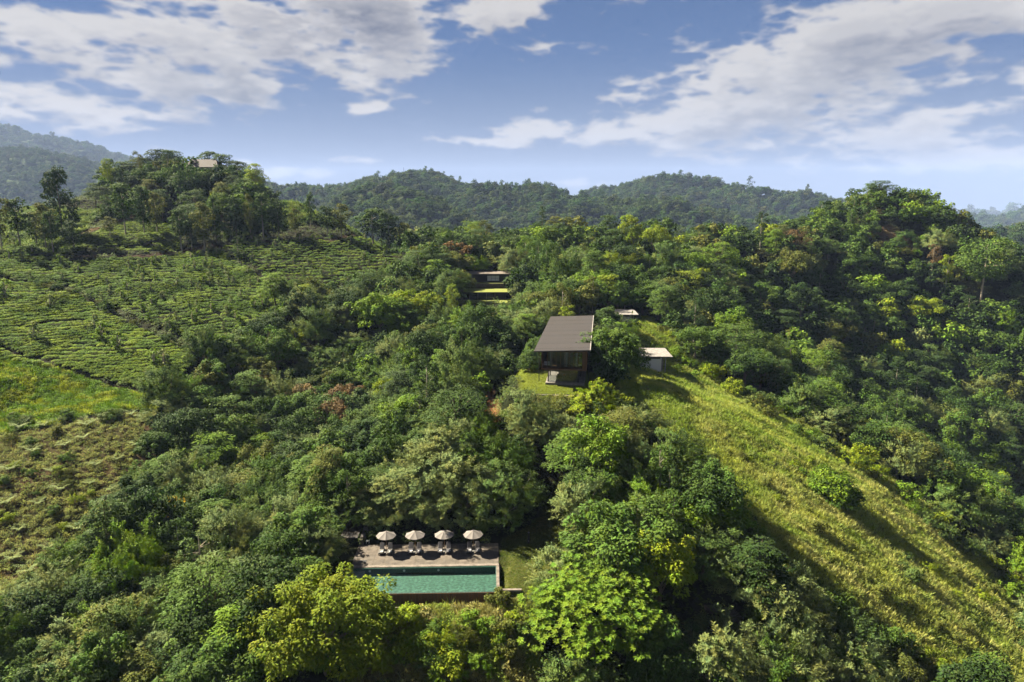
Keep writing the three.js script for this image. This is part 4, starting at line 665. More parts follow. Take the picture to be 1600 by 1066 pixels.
  cover('mown_lawn_grass', 'short mown grass of the pool and house lawns', 'grass', GRASS, lw);
  const md = []; for (const k of ['meadow', 'meadowBack']) fill(k, () => .75, 69, (x, z, r) => { md.push([x, z, 1.2 + 1.0 * r(), mix3([.09, .15, .022], [.18, .23, .03], ss(-.3, .4, fbm2(x / 9, z / 9, 3)), .75 + .5 * r())]); }); cover('ridge_meadow', 'rough grass and herbs along the ridge of the left hill', 'grass', HERB, md);
  const hb = []; fill('hillBare', () => .9, 68, (x, z, r) => { if (r() < .35) hb.push([x, z, 1 + r(), mix3([.2, .15, .07], [.12, .13, .04], r())]); }); cover('summit_scrub', 'thin dry scrub on the bare patch of the right-hand hill', 'scrub', HERB, hb);
}
// tea: clipped bushes set along the contours
const teaBush = [821, 822].map((s) => { const r = rngOf(s), L = new Leaves(); for (let i = 0; i < 130; i++) { const o = dirOf(r, .0), k = .85 + .2 * r(), b = V(o.x * .62 * k, .22 + .5 * Math.pow(Math.abs(o.y), .6) * k, o.z * .62 * k); L.blade(b, V(o.x + (r() - .5), .35 + (r() - .5) * .5, o.z + (r() - .5)).normalize(), V(o.x * .5, .9, o.z * .5).normalize(), .26, .17, tone(r, .22, .12)); } return L.geometry(); });
{
  const rows = [], H = .46, r = rngOf(91);
  const gather = (region, every, h, colour, jitter = .25) => {
    const b = boxes[region], st = every;
    const scan = (alongZ) => { const [u0, u1, w0, w1] = alongZ ? [b[0], b[1], b[2], b[3]] : [b[2], b[3], b[0], b[1]];
      for (let u = u0; u < u1; u += st) { let last = null; for (let w = w0; w < w1; w += .25) { const x = alongZ ? u : w, z = alongZ ? w : u; if (x < -.85 * -z) { last = null; continue; } const e = .8, gx = height(x + e, z) - height(x - e, z), gz = height(x, z + e) - height(x, z - e); const k = Math.floor(height(x, z) / h); if (last !== null && k !== last && (Math.abs(gz) >= Math.abs(gx)) === alongZ) { const X = x + (r() - .5) * jitter, Z = z + (r() - .5) * jitter; if (on(region, X, Z) && roadAt(X, Z, .2) < 0) rows.push([X, Z, (1.05 + .4 * r()), colour(X, Z, r), region]); } last = k; } } };
    scan(true); scan(false);
  };
  gather('teaMid', .95, H, (x, z, r) => { const b = fbm2(x / 8, z / 8, 3); return mix3([.115, .20, .018], [.215, .285, .02], ss(-.3, .4, b), .75 + .45 * r()); });
  gather('teaUp', 1.05, .5, (x, z, r) => { const b = fbm2(x / 14, z / 14, 3); return mix3([.10, .175, .02], [.18, .25, .022], ss(-.2, .45, b), .75 + .45 * r()); }, .6);
  gather('teaRidge', 1.2, .6, (x, z, r) => mix3([.11, .18, .02], [.19, .25, .022], r(), .8 + .4 * r()));
  gather('teaBack', 1.5, .8, (x, z, r) => mix3([.10, .175, .02], [.18, .25, .022], ss(-.2, .4, fbm2(x / 12, z / 12, 3)), .75 + .45 * r()), .9);
  console.log('tea', rows.length);
  rows.sort((a, b) => b[1] - a[1]);
  const mats = [[.13, .21, .018], [.20, .27, .02], [.16, .24, .02]].map((c) => leafMat(c));
  rows.slice(0, 300).forEach(([x, z, s], i) => { const m = new THREE.Mesh(teaBush[i % 2], mats[i % 3]); m.name = numbered('tea_bush'); m.position.set(x, height(x, z), z); m.rotation.y = i; m.scale.setScalar(s); m.userData = { label: 'clipped tea bush in the lowest rows just above the bright grass bank', category: 'tea bush', group: 'tea bushes of the lowest rows' }; scene.add(m); });
  cover('tea_rows', 'rows of clipped tea bushes following the contours of the left slope', 'tea', teaBush, rows.slice(300).map(([x, z, s, c]) => [x, z, s, c]));
}
// fern-leaved plants of the field, young shade trees among the tea
const frond = (seed, n, len) => proto(seed, (r, L) => { for (let i = 0; i < n; i++) { const a = i / n * 6.283 + r() * .4, up = 1.3 + .9 * r(), l = len * (.7 + .5 * r()), t = tone(r, .15, .08); let p = V(0, .25, 0), d = V(Math.cos(a), up, Math.sin(a)).normalize(); for (let k = 0; k < 9; k++) { const nx = V(p.x + d.x * l / 9, p.y + d.y * l / 9, p.z + d.z * l / 9), side = V(-d.z, 0, d.x).normalize(), w = l * .26 * Math.sin(Math.PI * (k + 1.2) / 10.5); for (const s of [-1, 1]) L.blade(p, V(side.x * s + d.x * .6, .1 + d.y * .4, side.z * s + d.z * .6).normalize(), V(0, 1, 0), w, .13, t, .25); p = nx; d = V(d.x, d.y - .17, d.z).normalize(); } } return { trunk: null, h: len, R: len }; });
{
  const fr = [frond(831, 11, 1.6), frond(832, 9, 2.0)], r = rngOf(101), spots = [];
  [[30, 672], [68, 668], [135, 668], [205, 652], [222, 655], [160, 660], [15, 740], [60, 790], [95, 770], [140, 760], [30, 830], [75, 860], [20, 880], [120, 830], [150, 730], [185, 720], [100, 700], [50, 710], [175, 770], [10, 790], [80, 740], [215, 700], [45, 900], [130, 690]].forEach(([u, v]) => { const [x, z] = ground(u, v); spots.push([x, z, u]); });
  spots.sort((a, b) => a[2] - b[2]).forEach(([x, z], i) => { const o = thing('fern_plant', `pale feathery fern plant on the brown field, ${['first', 'second', 'third', 'fourth', 'fifth', 'sixth', 'seventh', 'eighth', 'ninth', 'tenth', 'eleventh', 'twelfth', 'thirteenth', 'fourteenth', 'fifteenth', 'sixteenth', 'seventeenth', 'eighteenth', 'nineteenth', 'twentieth', 'twenty-first', 'twenty-second', 'twenty-third', 'twenty-fourth'][i]} from the left`, 'fern', 'ferns of the field'); o.position.set(x, height(x, z) - .1, z); o.rotation.y = r() * 6; o.scale.setScalar(.9 + .6 * r()); part(o, 'fronds', fr[i % 2].crown, TINT.grey); });
  const sap = [slender(841, 1.0, 3.4, { bare: .18, clumps: 9, n: 34, l: .4, w: .2 }), slender(842, .9, 2.8, { bare: .15, clumps: 8, n: 32, l: .4, w: .2 })];
  const list = []; const scat = (region, n, seed) => { const q = rngOf(seed), b = boxes[region]; let c = 0, g = 0; while (c < n && g++ < 9000) { const x = lerp(b[0], b[1], q()), z = lerp(b[2], b[3], q()); if (!on(region, x, z) || x < -.78 * -z) continue; if (region === 'teaUp' && q() > .35 + ss(-150, -110, x)) continue; list.push([x, z, region, q()]); c++; } };
  scat('teaUp', 105, 5); scat('teaBack', 70, 6); scat('teaMid', 12, 7); taken.length;
  list.sort((a, b) => a[0] / a[1] - b[0] / b[1]).reverse(); const nth = {};
  for (const [x, z, reg, q] of list) { nth[reg] = (nth[reg] ?? 0) + 1; const where = { teaUp: 'among the upper tea rows', teaBack: 'in the shaded back plantation', teaMid: 'in the lower tea field' }[reg]; plantTree('young_shade_tree', `small pale young shade tree ${where}, ${ordinalOf(nth[reg])} from the left`, 'sapling', `young trees ${where}`, sap[q < .5 ? 0 : 1], reg === 'teaBack' ? TINT.grey2 : q < .6 ? TINT.grey : TINT.fresh, x, z, (reg === 'teaMid' ? 1.5 : 1) * (.8 + .6 * q), q * 40, BARK.pale); }
}
// shrubs: along the edges of the clearings and scattered over the grass
{
  const list = [], add = (u, v, s, pi, tint, where) => { const [x, z] = ground(u, v); list.push([x, z, s, pi, tint, where, u]); };
  const r = rngOf(111), edge = (pts, n, spread, size, tints, where) => { for (let i = 0; i < n; i++) { const t = r() * (pts.length - 1), k = Math.floor(t), f = t - k, u = lerp(pts[k][0], pts[k + 1][0], f) + (r() - .5) * spread, v = lerp(pts[k][1], pts[k + 1][1], f) + (r() - .5) * spread * .6; add(u, v, size * (.6 + .8 * r()), Math.floor(r() * 4), tints[Math.floor(r() * tints.length)], where); } };
  edge([[1040, 520], [1130, 592], [1230, 652], [1330, 705], [1420, 765], [1520, 860], [1600, 930]], 80, 46, 1.15, ['grey2', 'lime', 'mid', 'fresh', 'olive'], 'along the far edge of the grassy flank');
  edge([[1240, 935], [1330, 1005], [1480, 1066], [1560, 1066]], 30, 60, 1.1, ['lime', 'olive', 'mid', 'yellow'], 'at the foot of the grassy flank');
  edge([[1295, 770], [1310, 790], [1325, 800]], 9, 26, 1.5, ['fresh', 'mid'], 'in the middle of the grassy flank');
  edge([[1160, 690], [1400, 880], [1560, 1000]], 26, 190, .7, ['grey2', 'olive', 'lime'], 'scattered over the grassy flank');
  edge([[560, 990], [620, 1020], [700, 1040], [780, 1010], [830, 960]], 55, 120, .8, ['lime', 'fresh', 'olive', 'mid', 'yellow'], 'on the bank below the pool');
  edge([[430, 1040], [470, 1040], [560, 1050]], 16, 50, 1.3, ['lime', 'yellow', 'fresh'], 'under the yellow-crowned tree');
  edge([[800, 655], [860, 660], [930, 655], [980, 660]], 40, 40, .9, ['fresh', 'lime', 'mid', 'olive', 'grey'], 'on the bank below the house lawn');
  edge([[1290, 340], [1340, 320], [1400, 312], [1450, 335], [1500, 365], [1440, 385], [1390, 400], [1330, 370]], 90, 44, 2.0, ['forest', 'mid', 'fresh', 'olive'], 'on the right-hand hill');
  edge([[960, 600], [1010, 560], [1060, 560], [1075, 590]], 16, 24, .9, ['grey2', 'mid', 'fresh'], 'around the white pavilion');
  for (let i = 0; i < 34; i++) { const w = toWorld(HOUSE, -2.6 + 3.0 * r(), 0, -13 - 30 * r()), [u] = toPixel(w.x, 15, w.z); list.push([w.x, w.z, .9 + .7 * r(), Math.floor(r() * 4), ['dark', 'forest', 'mid'][i % 3], 'beside the left wall of the long-roofed house', u]); }
  edge([[0, 660], [120, 660], [250, 650], [240, 700], [190, 800]], 26, 24, .8, ['grey', 'grey2', 'mid'], 'along the edge of the brown field');
  edge([[60, 448], [120, 462], [215, 510], [312, 564]], 34, 8, .75, ['forest', 'mid', 'olive'], 'in the hedge line between the tea fields');
  edge([[20, 700], [120, 760], [40, 850]], 24, 130, .6, ['olive', 'mid', 'lime'], 'dotted over the brown field');
  const free = list.filter(([x, z]) => { const [lx, lz] = local(HOUSE, x, z); return !(lz < 7 && lz > -44 && lx > (lz < -8 ? .4 : -3.4) && lx < 11); }).sort((a, b) => b[2] / -b[1] - a[2] / -a[1]);
  cover('scattered_scrub', 'small bushes too far off to tell apart', 'scrub', KIND.shrub.p.map((p) => p.crown), free.slice(292).map(([x, z, s, pi, tint]) => [x, z, s, TINT[tint].color.toArray().map((c, i) => c / [0.70, 0.745, 0.68][i])]));
  const by = {}; for (const q of free.slice(0, 292)) { const k = tintName[q[4]] + ' shrub ' + q[5]; (by[k] ??= []).push(q); }
  for (const k in by) by[k].sort((a, b) => a[6] - b[6]).forEach(([x, z, s, pi, tint, where], i, all) => { const o = plantTree('shrub', all.length > 1 ? `${k}, ${ordinalOf(i + 1)} from the left` : k, 'shrub', 'shrubs ' + where, KIND.shrub.p[pi], TINT[tint], x, z, s, r() * 6); });
}

{ // leafy undergrowth wherever the woods leave gaps
  const r = rngOf(131), list = [];
  for (let Z = 68; Z < 410; Z += 1.7 + Z * .004) for (let X = -.8 * Z; X < .8 * Z; X += 1.7 + Z * .004) {
    const x = X + (r() - .5) * 1.7, z = -Z + (r() - .5) * 1.7; if (clearing(x, z) || roadAt(x, z) >= 0 || (Z > 300 && x > -60 && x < 110)) continue;
    let [lx, lz] = local(POOL, x, z); if (lx > -24.5 && lx < 1 && lz > -7.2 && lz < 8) continue; [lx, lz] = local(HOUSE, x, z); if (lx > 0 && lx < 11.5 && lz > -46 && lz < 6.6) continue; [lx, lz] = local(VILLA, x, z); if (lx > -11 && lx < 9 && lz > -14 && lz < 21.5) continue;
    const q = fbm2(x / 12, z / 12, 2); list.push([x, z, 1.4 + 1.5 * r(), mix3([.05, .075, .018], [.10, .135, .028], ss(-.4, .5, q + .5 * (r() - .5)), .75 + .5 * r()), .7 + .5 * r()]);
  }
  cover('undergrowth', 'dark leafy undergrowth between the trees', 'undergrowth', HERB, list); console.log('undergrowth', list.length);
}

// ---------------------------------------------------------------- single trees that stand out

const seatOn = (u, v, Z) => { const p = at(u, v, Z); return [p.x, p.z]; };
function hero(name, label, p, tint, u, Z, w, h, { tv, group, bark: bk = BARK.brown, turn = 1.3, cat = 'tree' } = {}) { // u: crown's middle, Z: distance, w: crown width, h: height in metres
  const g = (() => { let v = 500; for (let k = 0; k < 12; k++) { const q = at(u, v, Z), y = height(q.x, q.z); v = toPixel(q.x, y, q.z)[1]; } return at(u, v, Z); })();
  taken.push([g.x, g.z, w * 0.42]); if (tv) h = Math.max(4, at(u, tv, Z).y - g.y);   // tv: where its top stands against the view

  return plantTree(name, label, cat, group, p, tint, g.x, g.z, [w / 2 / p.R, h / p.h, w / 2 / p.R], turn, bk);
}
const big = broad(701, 6.4, 5.0, 7.0, { clumps: 170, n: 150, l: .32, w: .21, rad: [.11, .19], lump: .36, low: -.75 });
hero('yellow_crowned_tree', 'large dense tree with yellow-tinged crown at the near left corner of the pool', big, TINT.yellow, 512, 75.5, 15.5, 12.6);
const ros = rosettes(702, 6.0, 4.8, 6.0, { clumps: 120, n: 11, l: .6, w: .17 });
hero('rosette_leaved_tree', 'bright green tree with long star-shaped leaf rosettes right of the pool', ros, TINT.fresh, 925, 76.5, 14.0, 11.5);
hero('domed_tree', 'smooth domed mid-green tree just behind the bright rosette-leaved tree', broad(703, 5, 4.2, 5.5, { clumps: 90, n: 110, l: .42, w: .28, rad: [.16, .24] }), TINT.mid, 968, 86, 13, 11);
hero('yellow_topped_tree', 'yellow-green leafy tree crowding the domed tree right of the pool', broad(704, 4, 3.6, 5, { clumps: 70, n: 100, l: .38, w: .26, rad: [.16, .25] }), TINT.lime, 1030, 82.5, 8.5, 10);
const hedge = [plume(711, 4.6, 4.0, 4.6, { clumps: 140, n: 7, len: 1.5, low: -.75 }), plume(712, 5.0, 4.2, 4.9, { clumps: 150, n: 7, len: 1.6, low: -.75 })];
[[612, 103, 10, 7.4, 'grey', 'first'], [665, 104, 11.5, 9.2, 'grey', 'second'], [728, 103.5, 11.5, 9.6, 'grey', 'third'], [788, 102.5, 10.5, 9.2, 'grey2', 'fourth'], [700, 112, 12, 9.8, 'grey', 'fifth']].forEach(([u, Z, w, h, t, k], i) => hero('shade_tree', `bushy grey-green shade tree behind the poolside parasols, ${i < 4 ? k + ' from the left' : 'set back behind the others'}`, hedge[i % 2], TINT[t], u, Z, w, h, { group: 'shade trees behind the pool terrace', turn: i * 1.7, bark: BARK.grey }));
hero('round_headed_tree', 'big round-headed tree hugging the right side of the long-roofed house', broad(705, 5.5, 4.8, 6.2, { clumps: 110, n: 110, l: .46, w: .28, rad: [.15, .25], low: -.6 }), TINT.mid, 951, 145, 12.6, 11.4);
hero('lime_tree', 'lime-green bushy tree at the corner of the house lawn', plume(706, 3.2, 2.6, 3.0, { clumps: 70, n: 6, len: 1.1, l: .4, w: .14 }), TINT.lime, 934, 122, 8.2, 6.2, { tv: 607 });
hero('bright_domed_tree', 'bright green domed tree rising from the dark gully below the tea slope', broad(707, 6, 5, 7, { clumps: 110, n: 100, l: .55, w: .36, rad: [.15, .24] }), TINT.fresh, 594, 207, 14.5, 13.5);
hero('conical_tree', 'tall dark conical tree towering over the tea-field ridge', slender(708, 5.2, 20, { conic: true, bare: .12, clumps: 60, n: 100, l: .7, w: .36 }), TINT.dark, 98, 292, 13, 21, { tv: 263 });
hero('flowering_tree', 'feathery tree topped with golden-yellow flowers beside the weedy field', plume(709, 4.2, 3.2, 4.0, { clumps: 90 }), TINT.grey2, 275, 111, 10.5, 8);
{ const t = scene.children[scene.children.length - 1], r = rngOf(88), L = new Leaves(); for (let i = 0; i < 60; i++) { const a = r() * 6.28, k = 3.0 * Math.sqrt(r()), c = V(Math.cos(a) * k - .4, 7.05 - k * k * .20 + r() * .3, Math.sin(a) * k); for (let m = 0; m < 7; m++) L.blade(V(c.x + (r() - .5) * .22, c.y + m * .05, c.z + (r() - .5) * .22), dirOf(r, 0), V(0, 1, 0), .2, .16, tone(r, .2, .1)); } part(t, 'blossom', L.geometry(), TINT.gold, 'golden-yellow flower spikes'); }
hero('lone_tall_tree', 'tall tree with a bare pale trunk above the shaded forest at far right', slender(710, 9, 25, { bare: .42, clumps: 60, n: 90, l: .8, w: .45 }), TINT.mid, 1532, 290, 24, 27, { bark: BARK.pale });
hero('summit_tree', 'open-crowned tree crowning the summit of the right-hand hill', tiered(713, 6, 6, 9, { tiers: 6, n: 60, l: .7, w: .35 }), TINT.forest, 1374, 352, 15, 15.5, { tv: 281 });
hero('skyline_tree', 'thin tree on the right shoulder of the right-hand hill', slender(714, 3, 9, { bare: .45, clumps: 16, n: 60, l: .6, w: .3 }), TINT.forest, 1457, 350, 7, 10);
hero('skyline_tree', 'smallest skyline tree, low on the right shoulder of the right-hand hill', slender(715, 2, 5, { bare: .4, clumps: 10, n: 50, l: .5, w: .26 }), TINT.forest, 1473, 350, 4, 5.5);
hero('pale_spire_tree', 'pale lime pointed tree standing above the forest skyline', slender(716, 4, 16, { conic: true, bare: .1, clumps: 46, n: 90, l: .6, w: .35 }), TINT.lime, 985, 300, 11, 20);
hero('needle_tree', 'narrow needle-leaved tree in the woods behind the long-roofed house', slender(717, 2, 16, { conic: true, bare: .08, clumps: 44, n: 80, l: .5, w: .14 }), TINT.olive, 912, 258, 4.5, 17);
hero('needle_tree', 'thin dark needle-leaved spire breaking the skyline above the terraced villa', slender(718, 2, 16, { conic: true, bare: .08, clumps: 40, n: 70, l: .5, w: .14 }), TINT.dark, 847, 318, 4, 21);
hero('bamboo_clump', 'yellowish drooping bamboo clump on the wooded slope below the pale spire tree', plume(719, 5, 4.4, 5.5, { clumps: 90, n: 6, len: 2.2, l: .8, w: .16 }), TINT.yellow, 962, 262, 11, 13, { cat: 'bamboo' });
hero('cream_flowering_tree', 'tree with creamy flowers just below the terraced villa', broad(720, 3.4, 2.8, 4.2), TINT.tan, 770, 205, 7, 7.6);
hero('pink_tinged_tree', 'pale pinkish-tan crowned tree in the gully', broad(721, 3.4, 2.8, 4.2), TINT.tan, 473, 168, 8, 9.5);
hero('bronze_tree', 'bronze-brown crowned tree in the gully', broad(722, 3.4, 2.8, 4.2), TINT.bronze, 541, 164, 9, 9);
hero('bronze_tree', 'small bronze-tinged tree left of the pale pinkish tree in the gully', broad(723, 3, 2.4, 3.6), TINT.bronze, 412, 172, 6, 8);
hero('sapling', 'tall fresh-green sapling left of the long-roofed house', slender(724, 2.4, 11, { bare: .1, clumps: 34, n: 80, l: .45, w: .3 }), TINT.fresh, 690, 160, 5.5, 12);
hero('open_limbed_tree', 'dark open-limbed tree on the slope below the lime-green tree', tiered(725, 4, 5.5, 6, { tiers: 6, n: 90, l: .36, w: .2 }), TINT.olive, 968, 111, 9.5, 9.5, { bark: BARK.grey });
hero('open_limbed_tree', 'mid-green layered tree beside the red path below the house', tiered(726, 4, 5.0, 5.5, { tiers: 6, n: 110, l: .38, w: .22 }), TINT.mid, 893, 108, 8.5, 8.6);
hero('pale_limbed_tree', 'sparse tree with pale bare limbs amid the thicket left of the pool', slender(727, 3, 10, { bare: .3, clumps: 16, n: 60 }), TINT.grey2, 318, 96, 7, 10, { bark: BARK.pale });
hero('purple_leaved_tree', 'dark reddish-brown tree beside the orange earth bank', broad(728, 5, 4, 6), TINT.bronze, 1238, 305, 12, 12);
hero('yellow_canopy_tree', 'wide flat yellow-green tree in the woods above the terraced villa', tiered(729, 5, 3, 7, { tiers: 3, n: 140 }), TINT.yellow, 868, 262, 13, 10);
hero('tan_tree', 'rusty-yellow crowned tree beside the terraced villa', broad(730, 3.6, 3.4, 5), TINT.olive, 722, 236, 7.5, 10);
// slender trees along the tea-field road
const ridgeKinds = [slender(741, 3.4, 13, { bare: .3, clumps: 26, n: 80, l: .6, w: .3 }), slender(742, 3.0, 13, { bare: .4, clumps: 22, n: 80, l: .6, w: .3 }), slender(743, 3.6, 12, { bare: .22, clumps: 30, n: 80, l: .6, w: .3 })];
const ridgeList = [[3, 262, 8, 298], [32, 270, 11, 311], [72, 275, 9, 317], [58, 283, 8, 335], [84, 268, 7, 330], [116, 272, 9, 345], [172, 292, 6, 338], [197, 297, 10, 288], [226, 305, 8, 290], [246, 312, 9, 300], [284, 291, 9, 326], [320, 290, 9, 316], [300, 294, 6, 335], [338, 303, 5, 305], [370, 304, 8, 305], [392, 306, 5, 303], [412, 306, 10, 302], [436, 305, 9, 310], [462, 308, 6, 325], [486, 312, 4.6, 303], [512, 312, 9, 322], [534, 312, 9, 318], [583, 318, 14, 326], [608, 322, 12, 332], [630, 326, 9, 348]];
ridgeList.sort((a, b) => a[0] - b[0]).forEach(([u, Z, w, tv], i) => hero('roadside_tree', `slender tree along the road above the tea slope, ${ordinal(i + 1)} from the left`, ridgeKinds[i % 3], [TINT.olive, TINT.forest, TINT.dark][(i * 7) % 3], u, Z, w, 9, { tv, group: 'trees along the tea road', turn: i * 2.1, bark: BARK.grey }));
// spreading trees round the house on the left hilltop
const crownKinds = [tiered(751, 6.5, 6, 9, { tiers: 5, n: 90, l: .8, w: .42 }), tiered(752, 7, 5, 10, { tiers: 4, n: 100, l: .8, w: .42 }), broad(753, 6, 5.5, 7.5, { clumps: 60, n: 60, l: .75, w: .45 })];
const topList = [[176, 378, 14, 262], [196, 395, 15, 252], [222, 396, 17, 246], [252, 402, 18, 232], [270, 398, 16, 234], [236, 372, 15, 262], [208, 366, 13, 275], [262, 366, 13, 268], [282, 362, 13, 272], [352, 394, 17, 240], [374, 388, 16, 250], [386, 380, 13, 268], [330, 402, 18, 236], [362, 372, 13, 265], [340, 362, 14, 265], [318, 360, 14, 266], [300, 356, 14, 267], [190, 352, 11, 285], [165, 340, 10, 290], [222, 345, 11, 290], [255, 346, 11, 295], [385, 352, 12, 285], [352, 345, 11, 290], [150, 352, 10, 285]];
topList.sort((a, b) => a[0] - b[0]).forEach(([u, Z, w, tv], i) => hero('hilltop_tree', `spreading tree around the pink-roofed hilltop house, ${ordinal(i + 1)} from the left`, crownKinds[i % 3 === 2 ? 2 : i % 2], [TINT.forest, TINT.dark, TINT.forest, TINT.mid][i % 4], u, Z, w, 9, { tv, group: 'trees on the left hilltop', turn: i * 1.9 }));

// ---------------------------------------------------------------- the woods
// what must stay open to view: [u0, v0, u1, v1, nearer than]
const OPEN = [[612, 935, 835, 1075, 82], [546, 826, 780, 940, 99], [776, 845, 835, 925, 99], [842, 758, 872, 815, 112], [806, 488, 922, 620, 181], [826, 488, 925, 552, 185], [1002, 540, 1052, 574, 178], [968, 481, 999, 494, 210], [736, 424, 793, 458, 252], [736, 455, 782, 474, 238], [295, 246, 344, 262, 385], [1096, 944, 1152, 974, 90], [1240, 352, 1262, 372, 320], [1378, 362, 1438, 390, 326]];
const blocked = (x, y, z, R, h) => {
  const [u, v, d] = toPixel(x, y + h * .62, z), k = F / d, ru = R * k * .92, rv = h * .42 * k * .92;
  for (const [a, b, c, e, zn] of OPEN) if (-z < zn && u + ru > a && u - ru < c && v + rv > b && v - rv < e) return true;
  for (const n of ['slope', 'bank', 'field', 'teaMid', 'teaUp', 'teaRidge', 'teaBack', 'meadow', 'meadowBack']) { const P = OUT[n]; if (inside(P, u, v) || (inside(P, u - ru * .6, v) && inside(P, u, v - rv * .5)) ) return true; }
  return false;
};
const onPad = (x, z, R) => {
  let [lx, lz] = local(POOL, x, z); if (lx > -24 - R * .3 && lx < .6 + R * .5 && lz > -8.5 - R * .3 && lz < 9) return true;
  [lx, lz] = local(HOUSE, x, z); if (lx > (lz < -9 ? -1.5 : -4) - R * .3 && lx < 12.5 + R * .3 && lz > -47 && lz < 7) return true;
  [lx, lz] = local(VILLA, x, z); return lx > -10 && lx < 9 && lz > -16 && lz < 13;
};
{
  const r = rngOf(2024), want = (Z) => (Z < 130 ? 4.3 : Z < 200 ? 5.4 : Z < 280 ? 6.6 : 7.6);
  for (let Z = 66; Z < 470;) {
    const st = want(Z), half = Z * 0.80 + 12;
    for (let X = -half; X < half; X += st) {
      const x = X + (r() - .5) * st * .9, z = -Z - (r() - .5) * st * .9, q = r(), q2 = r(), q3 = r(), q4 = r();
      const reg = clearing(x, z); if (reg || roadAt(x, z, .6) >= 0) continue;
      const y = height(x, z), sp = fbm2(x / 40 + 7, z / 40, 3), sp2 = fbm2(x / 22 - 30, z / 22 + 9, 2);
      const leftHill = x < -60 && Z > 255, rightWood = x > 60 && Z > 150;
      if (leftHill) { const uu = toPixel(x, y, z)[0]; if (uu < 165 || (uu > 430 && q4 < .8) || q4 < .25) continue; }
      let kind = 'broadleaf', tint;
      if (Z < 128) kind = q < .52 + .3 * sp ? 'plume' : q < .80 ? 'broadleaf' : q < .90 ? 'tier' : 'slender';
      else if (rightWood) kind = q < .70 ? 'broadleaf' : q < .8 ? 'tier' : q < .88 ? 'slender' : 'plume';
      else if (leftHill) kind = q < .3 ? 'slender' : q < .55 ? 'tier' : 'broadleaf';
      else kind = q < .5 + .2 * sp ? 'broadleaf' : q < .82 ? 'plume' : q < .92 ? 'tier' : 'slender';
      if (kind === 'plume') tint = q2 < .42 + .3 * sp2 ? 'grey' : q2 < .75 ? 'grey2' : q2 < .93 ? 'mid' : 'fresh';
      else tint = q2 < .26 - .25 * sp ? 'dark' : q2 < .56 ? 'forest' : q2 < .80 ? 'mid' : q2 < .88 ? 'olive' : q2 < .96 ? 'fresh' : q2 < .995 || Z < 128 ? 'lime' : 'bronze';
      const pi = Math.floor(q3 * KIND[kind].p.length), p = KIND[kind].p[pi];
      let s = lerp(.72, 1.18, Math.sqrt(q4)) * (Z < 128 ? .95 : Z < 200 ? 1.12 : rightWood ? 1.3 : 1.22);
      if (kind === 'slender') s *= .85;
      if (rightWood && z < -318 && x > 110) s *= .74;
      if (x > -24 && x < -1 && Z > 126 && Z < 165) s = Math.min(s, (17.5 - y) / p.h); if (s < .3) continue;   // the house lawn lies in the sun
      let ok = false;
      for (let tries = 0; tries < 3 && !ok; tries++, s *= .72) ok = !onPad(x, z, p.R * s) && !blocked(x, y, z, p.R * s, p.h * s) && !taken.some(([a, b, w]) => Math.hypot(a - x, b - z) < w + p.R * s * .25);
      if (!ok) continue; s /= .72;
      const [u, v] = toPixel(x, y + p.h * s * .6, z); if (u < -70 || u > 1670 || v > 1130) continue;
      forestTrees.push({ kind, pi, p, x, y, z, s, sy: s * (.78 + .62 * r() * r() + .12 * r()), a: r() * 6.28, tint, u, v });
    }
    Z += st;
  }
}
const zoneOf = ({ x, z }) => {
  const Z = -z;
  if (Z < 112) return x < -22 ? 'in the thicket left of the pool' : x < 5 ? 'between the pool terrace and the house' : 'on the wooded slope right of the pool';
  if (x < -60 && Z > 255) return 'on the left hill';
  if (x < -38 && Z < 200) return 'in the gully below the tea slope';
  if (Z < 165 && x < 30) return 'on the slope left of the long-roofed house';
  if (x > 28 && Z < 215) return 'in the valley beyond the grassy slope';
  if (x > 55) return 'on the shaded right-hand hillside';
  return Z < 240 ? 'in the woods behind the long-roofed house' : 'in the woods around the terraced villa';
};
const farWood = [];
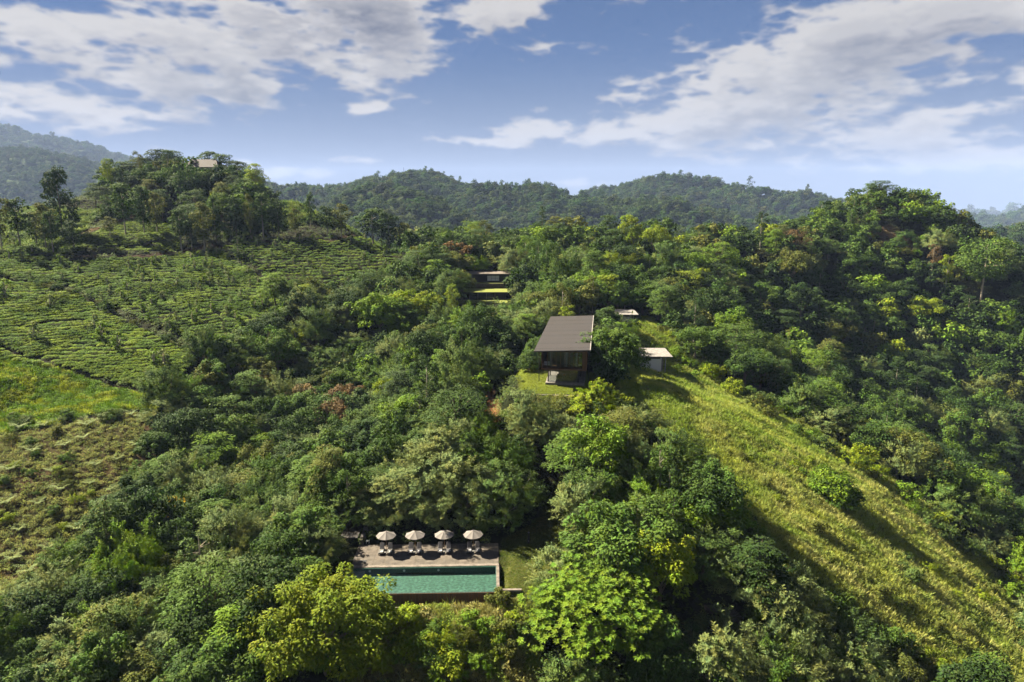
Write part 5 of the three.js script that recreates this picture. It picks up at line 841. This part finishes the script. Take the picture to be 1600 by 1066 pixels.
{
  const byKind = {};
  for (const t of forestTrees) (byKind[t.kind] ??= []).push(t);
  for (const k in byKind) {
    byKind[k].sort((a, b) => (b.p.R * b.s) / -b.z - (a.p.R * a.s) / -a.z);
    farWood.push(...byKind[k].slice(295));
    const named = {};
    for (const t of byKind[k].slice(0, 295)) (named[tintWord[t.tint] + ' ' + KIND[k].word + ' ' + zoneOf(t)] ??= []).push(t);
    for (const base in named) {
      named[base].sort((a, b) => a.u - b.u).forEach((t, i, all) => {
        plantTree(KIND[k].name, all.length > 1 ? `${base}, ${ordinal(i + 1)} from the left` : base, 'tree', `${KIND[k].word}s of the hillside woods`, t.p, TINT[t.tint], t.x, t.z, [t.s, t.sy, t.s], t.a, k === 'slender' ? BARK.grey : BARK.brown);
      });
    }
    console.log(k, byKind[k].length);
  }
}
// woods too far to pick apart: one object each
function woods(name, label, places) { // places: x, y, z, scale, variant 0..1, colour
  const g = new THREE.Group(); g.name = name; g.userData = { kind: 'stuff', label, category: 'forest' }; scene.add(g);
  const mat = leafMat([1, 1, 1]), P = KIND.far.p, m4 = new THREE.Matrix4(), c = new THREE.Color();
  P.forEach((p, k) => {
    const own = places.filter((q) => q.k === k); if (!own.length) return;
    const im = new THREE.InstancedMesh(p.crown, mat, own.length); im.name = 'crowns'; im.userData.kind = 'stuff';
    own.forEach((q, i) => { im.setMatrixAt(i, m4.compose(V(q.x, q.y, q.z), new THREE.Quaternion().setFromAxisAngle(V(0, 1, 0), q.a), V(q.s, q.s * q.f, q.s))); im.setColorAt(i, c.setRGB(...q.c)); });
    g.add(im);
  });
}
{
  const r = rngOf(55), rgb = (t) => { const c = TINT[t].color, k = .85 + .3 * r(); return [c.r * k / .70, c.g * k / .745, c.b * k / .68]; };
  woods('farther_woods', 'dense mixed forest covering the far side of the ridge', farWood.map((t) => ({ x: t.x, y: t.y, z: t.z, s: t.s * t.p.R / 4.0, f: 1, a: t.a, k: t.kind === 'slender' ? 3 : t.kind === 'tier' ? 2 : t.pi % 2, c: rgb(t.tint) })));
  const cols = [[.045, .082, .018], [.055, .095, .02], [.038, .07, .016], [.065, .10, .022]];
  woods('hill_forest', 'forest clothing the hazy hills beyond', hillPlaces.map(([x, y, z, s, q]) => ({ x, y: y - 1, z, s: s * 1.75, f: .65 + .5 * r(), a: r() * 6.28, k: q < .42 ? 0 : q < .68 ? 1 : q < .97 ? 2 : 3, c: cols[Math.floor(r() * 4)].map((w) => w * (.8 + .4 * r())) })));
}

scene.fog = new THREE.FogExp2(new THREE.Color(0.42, 0.57, 1.0), 0.00005);

scene.traverse((o) => { if (o.isMesh) { o.castShadow = true; o.receiveShadow = true; } });
renderer.render(scene, camera);
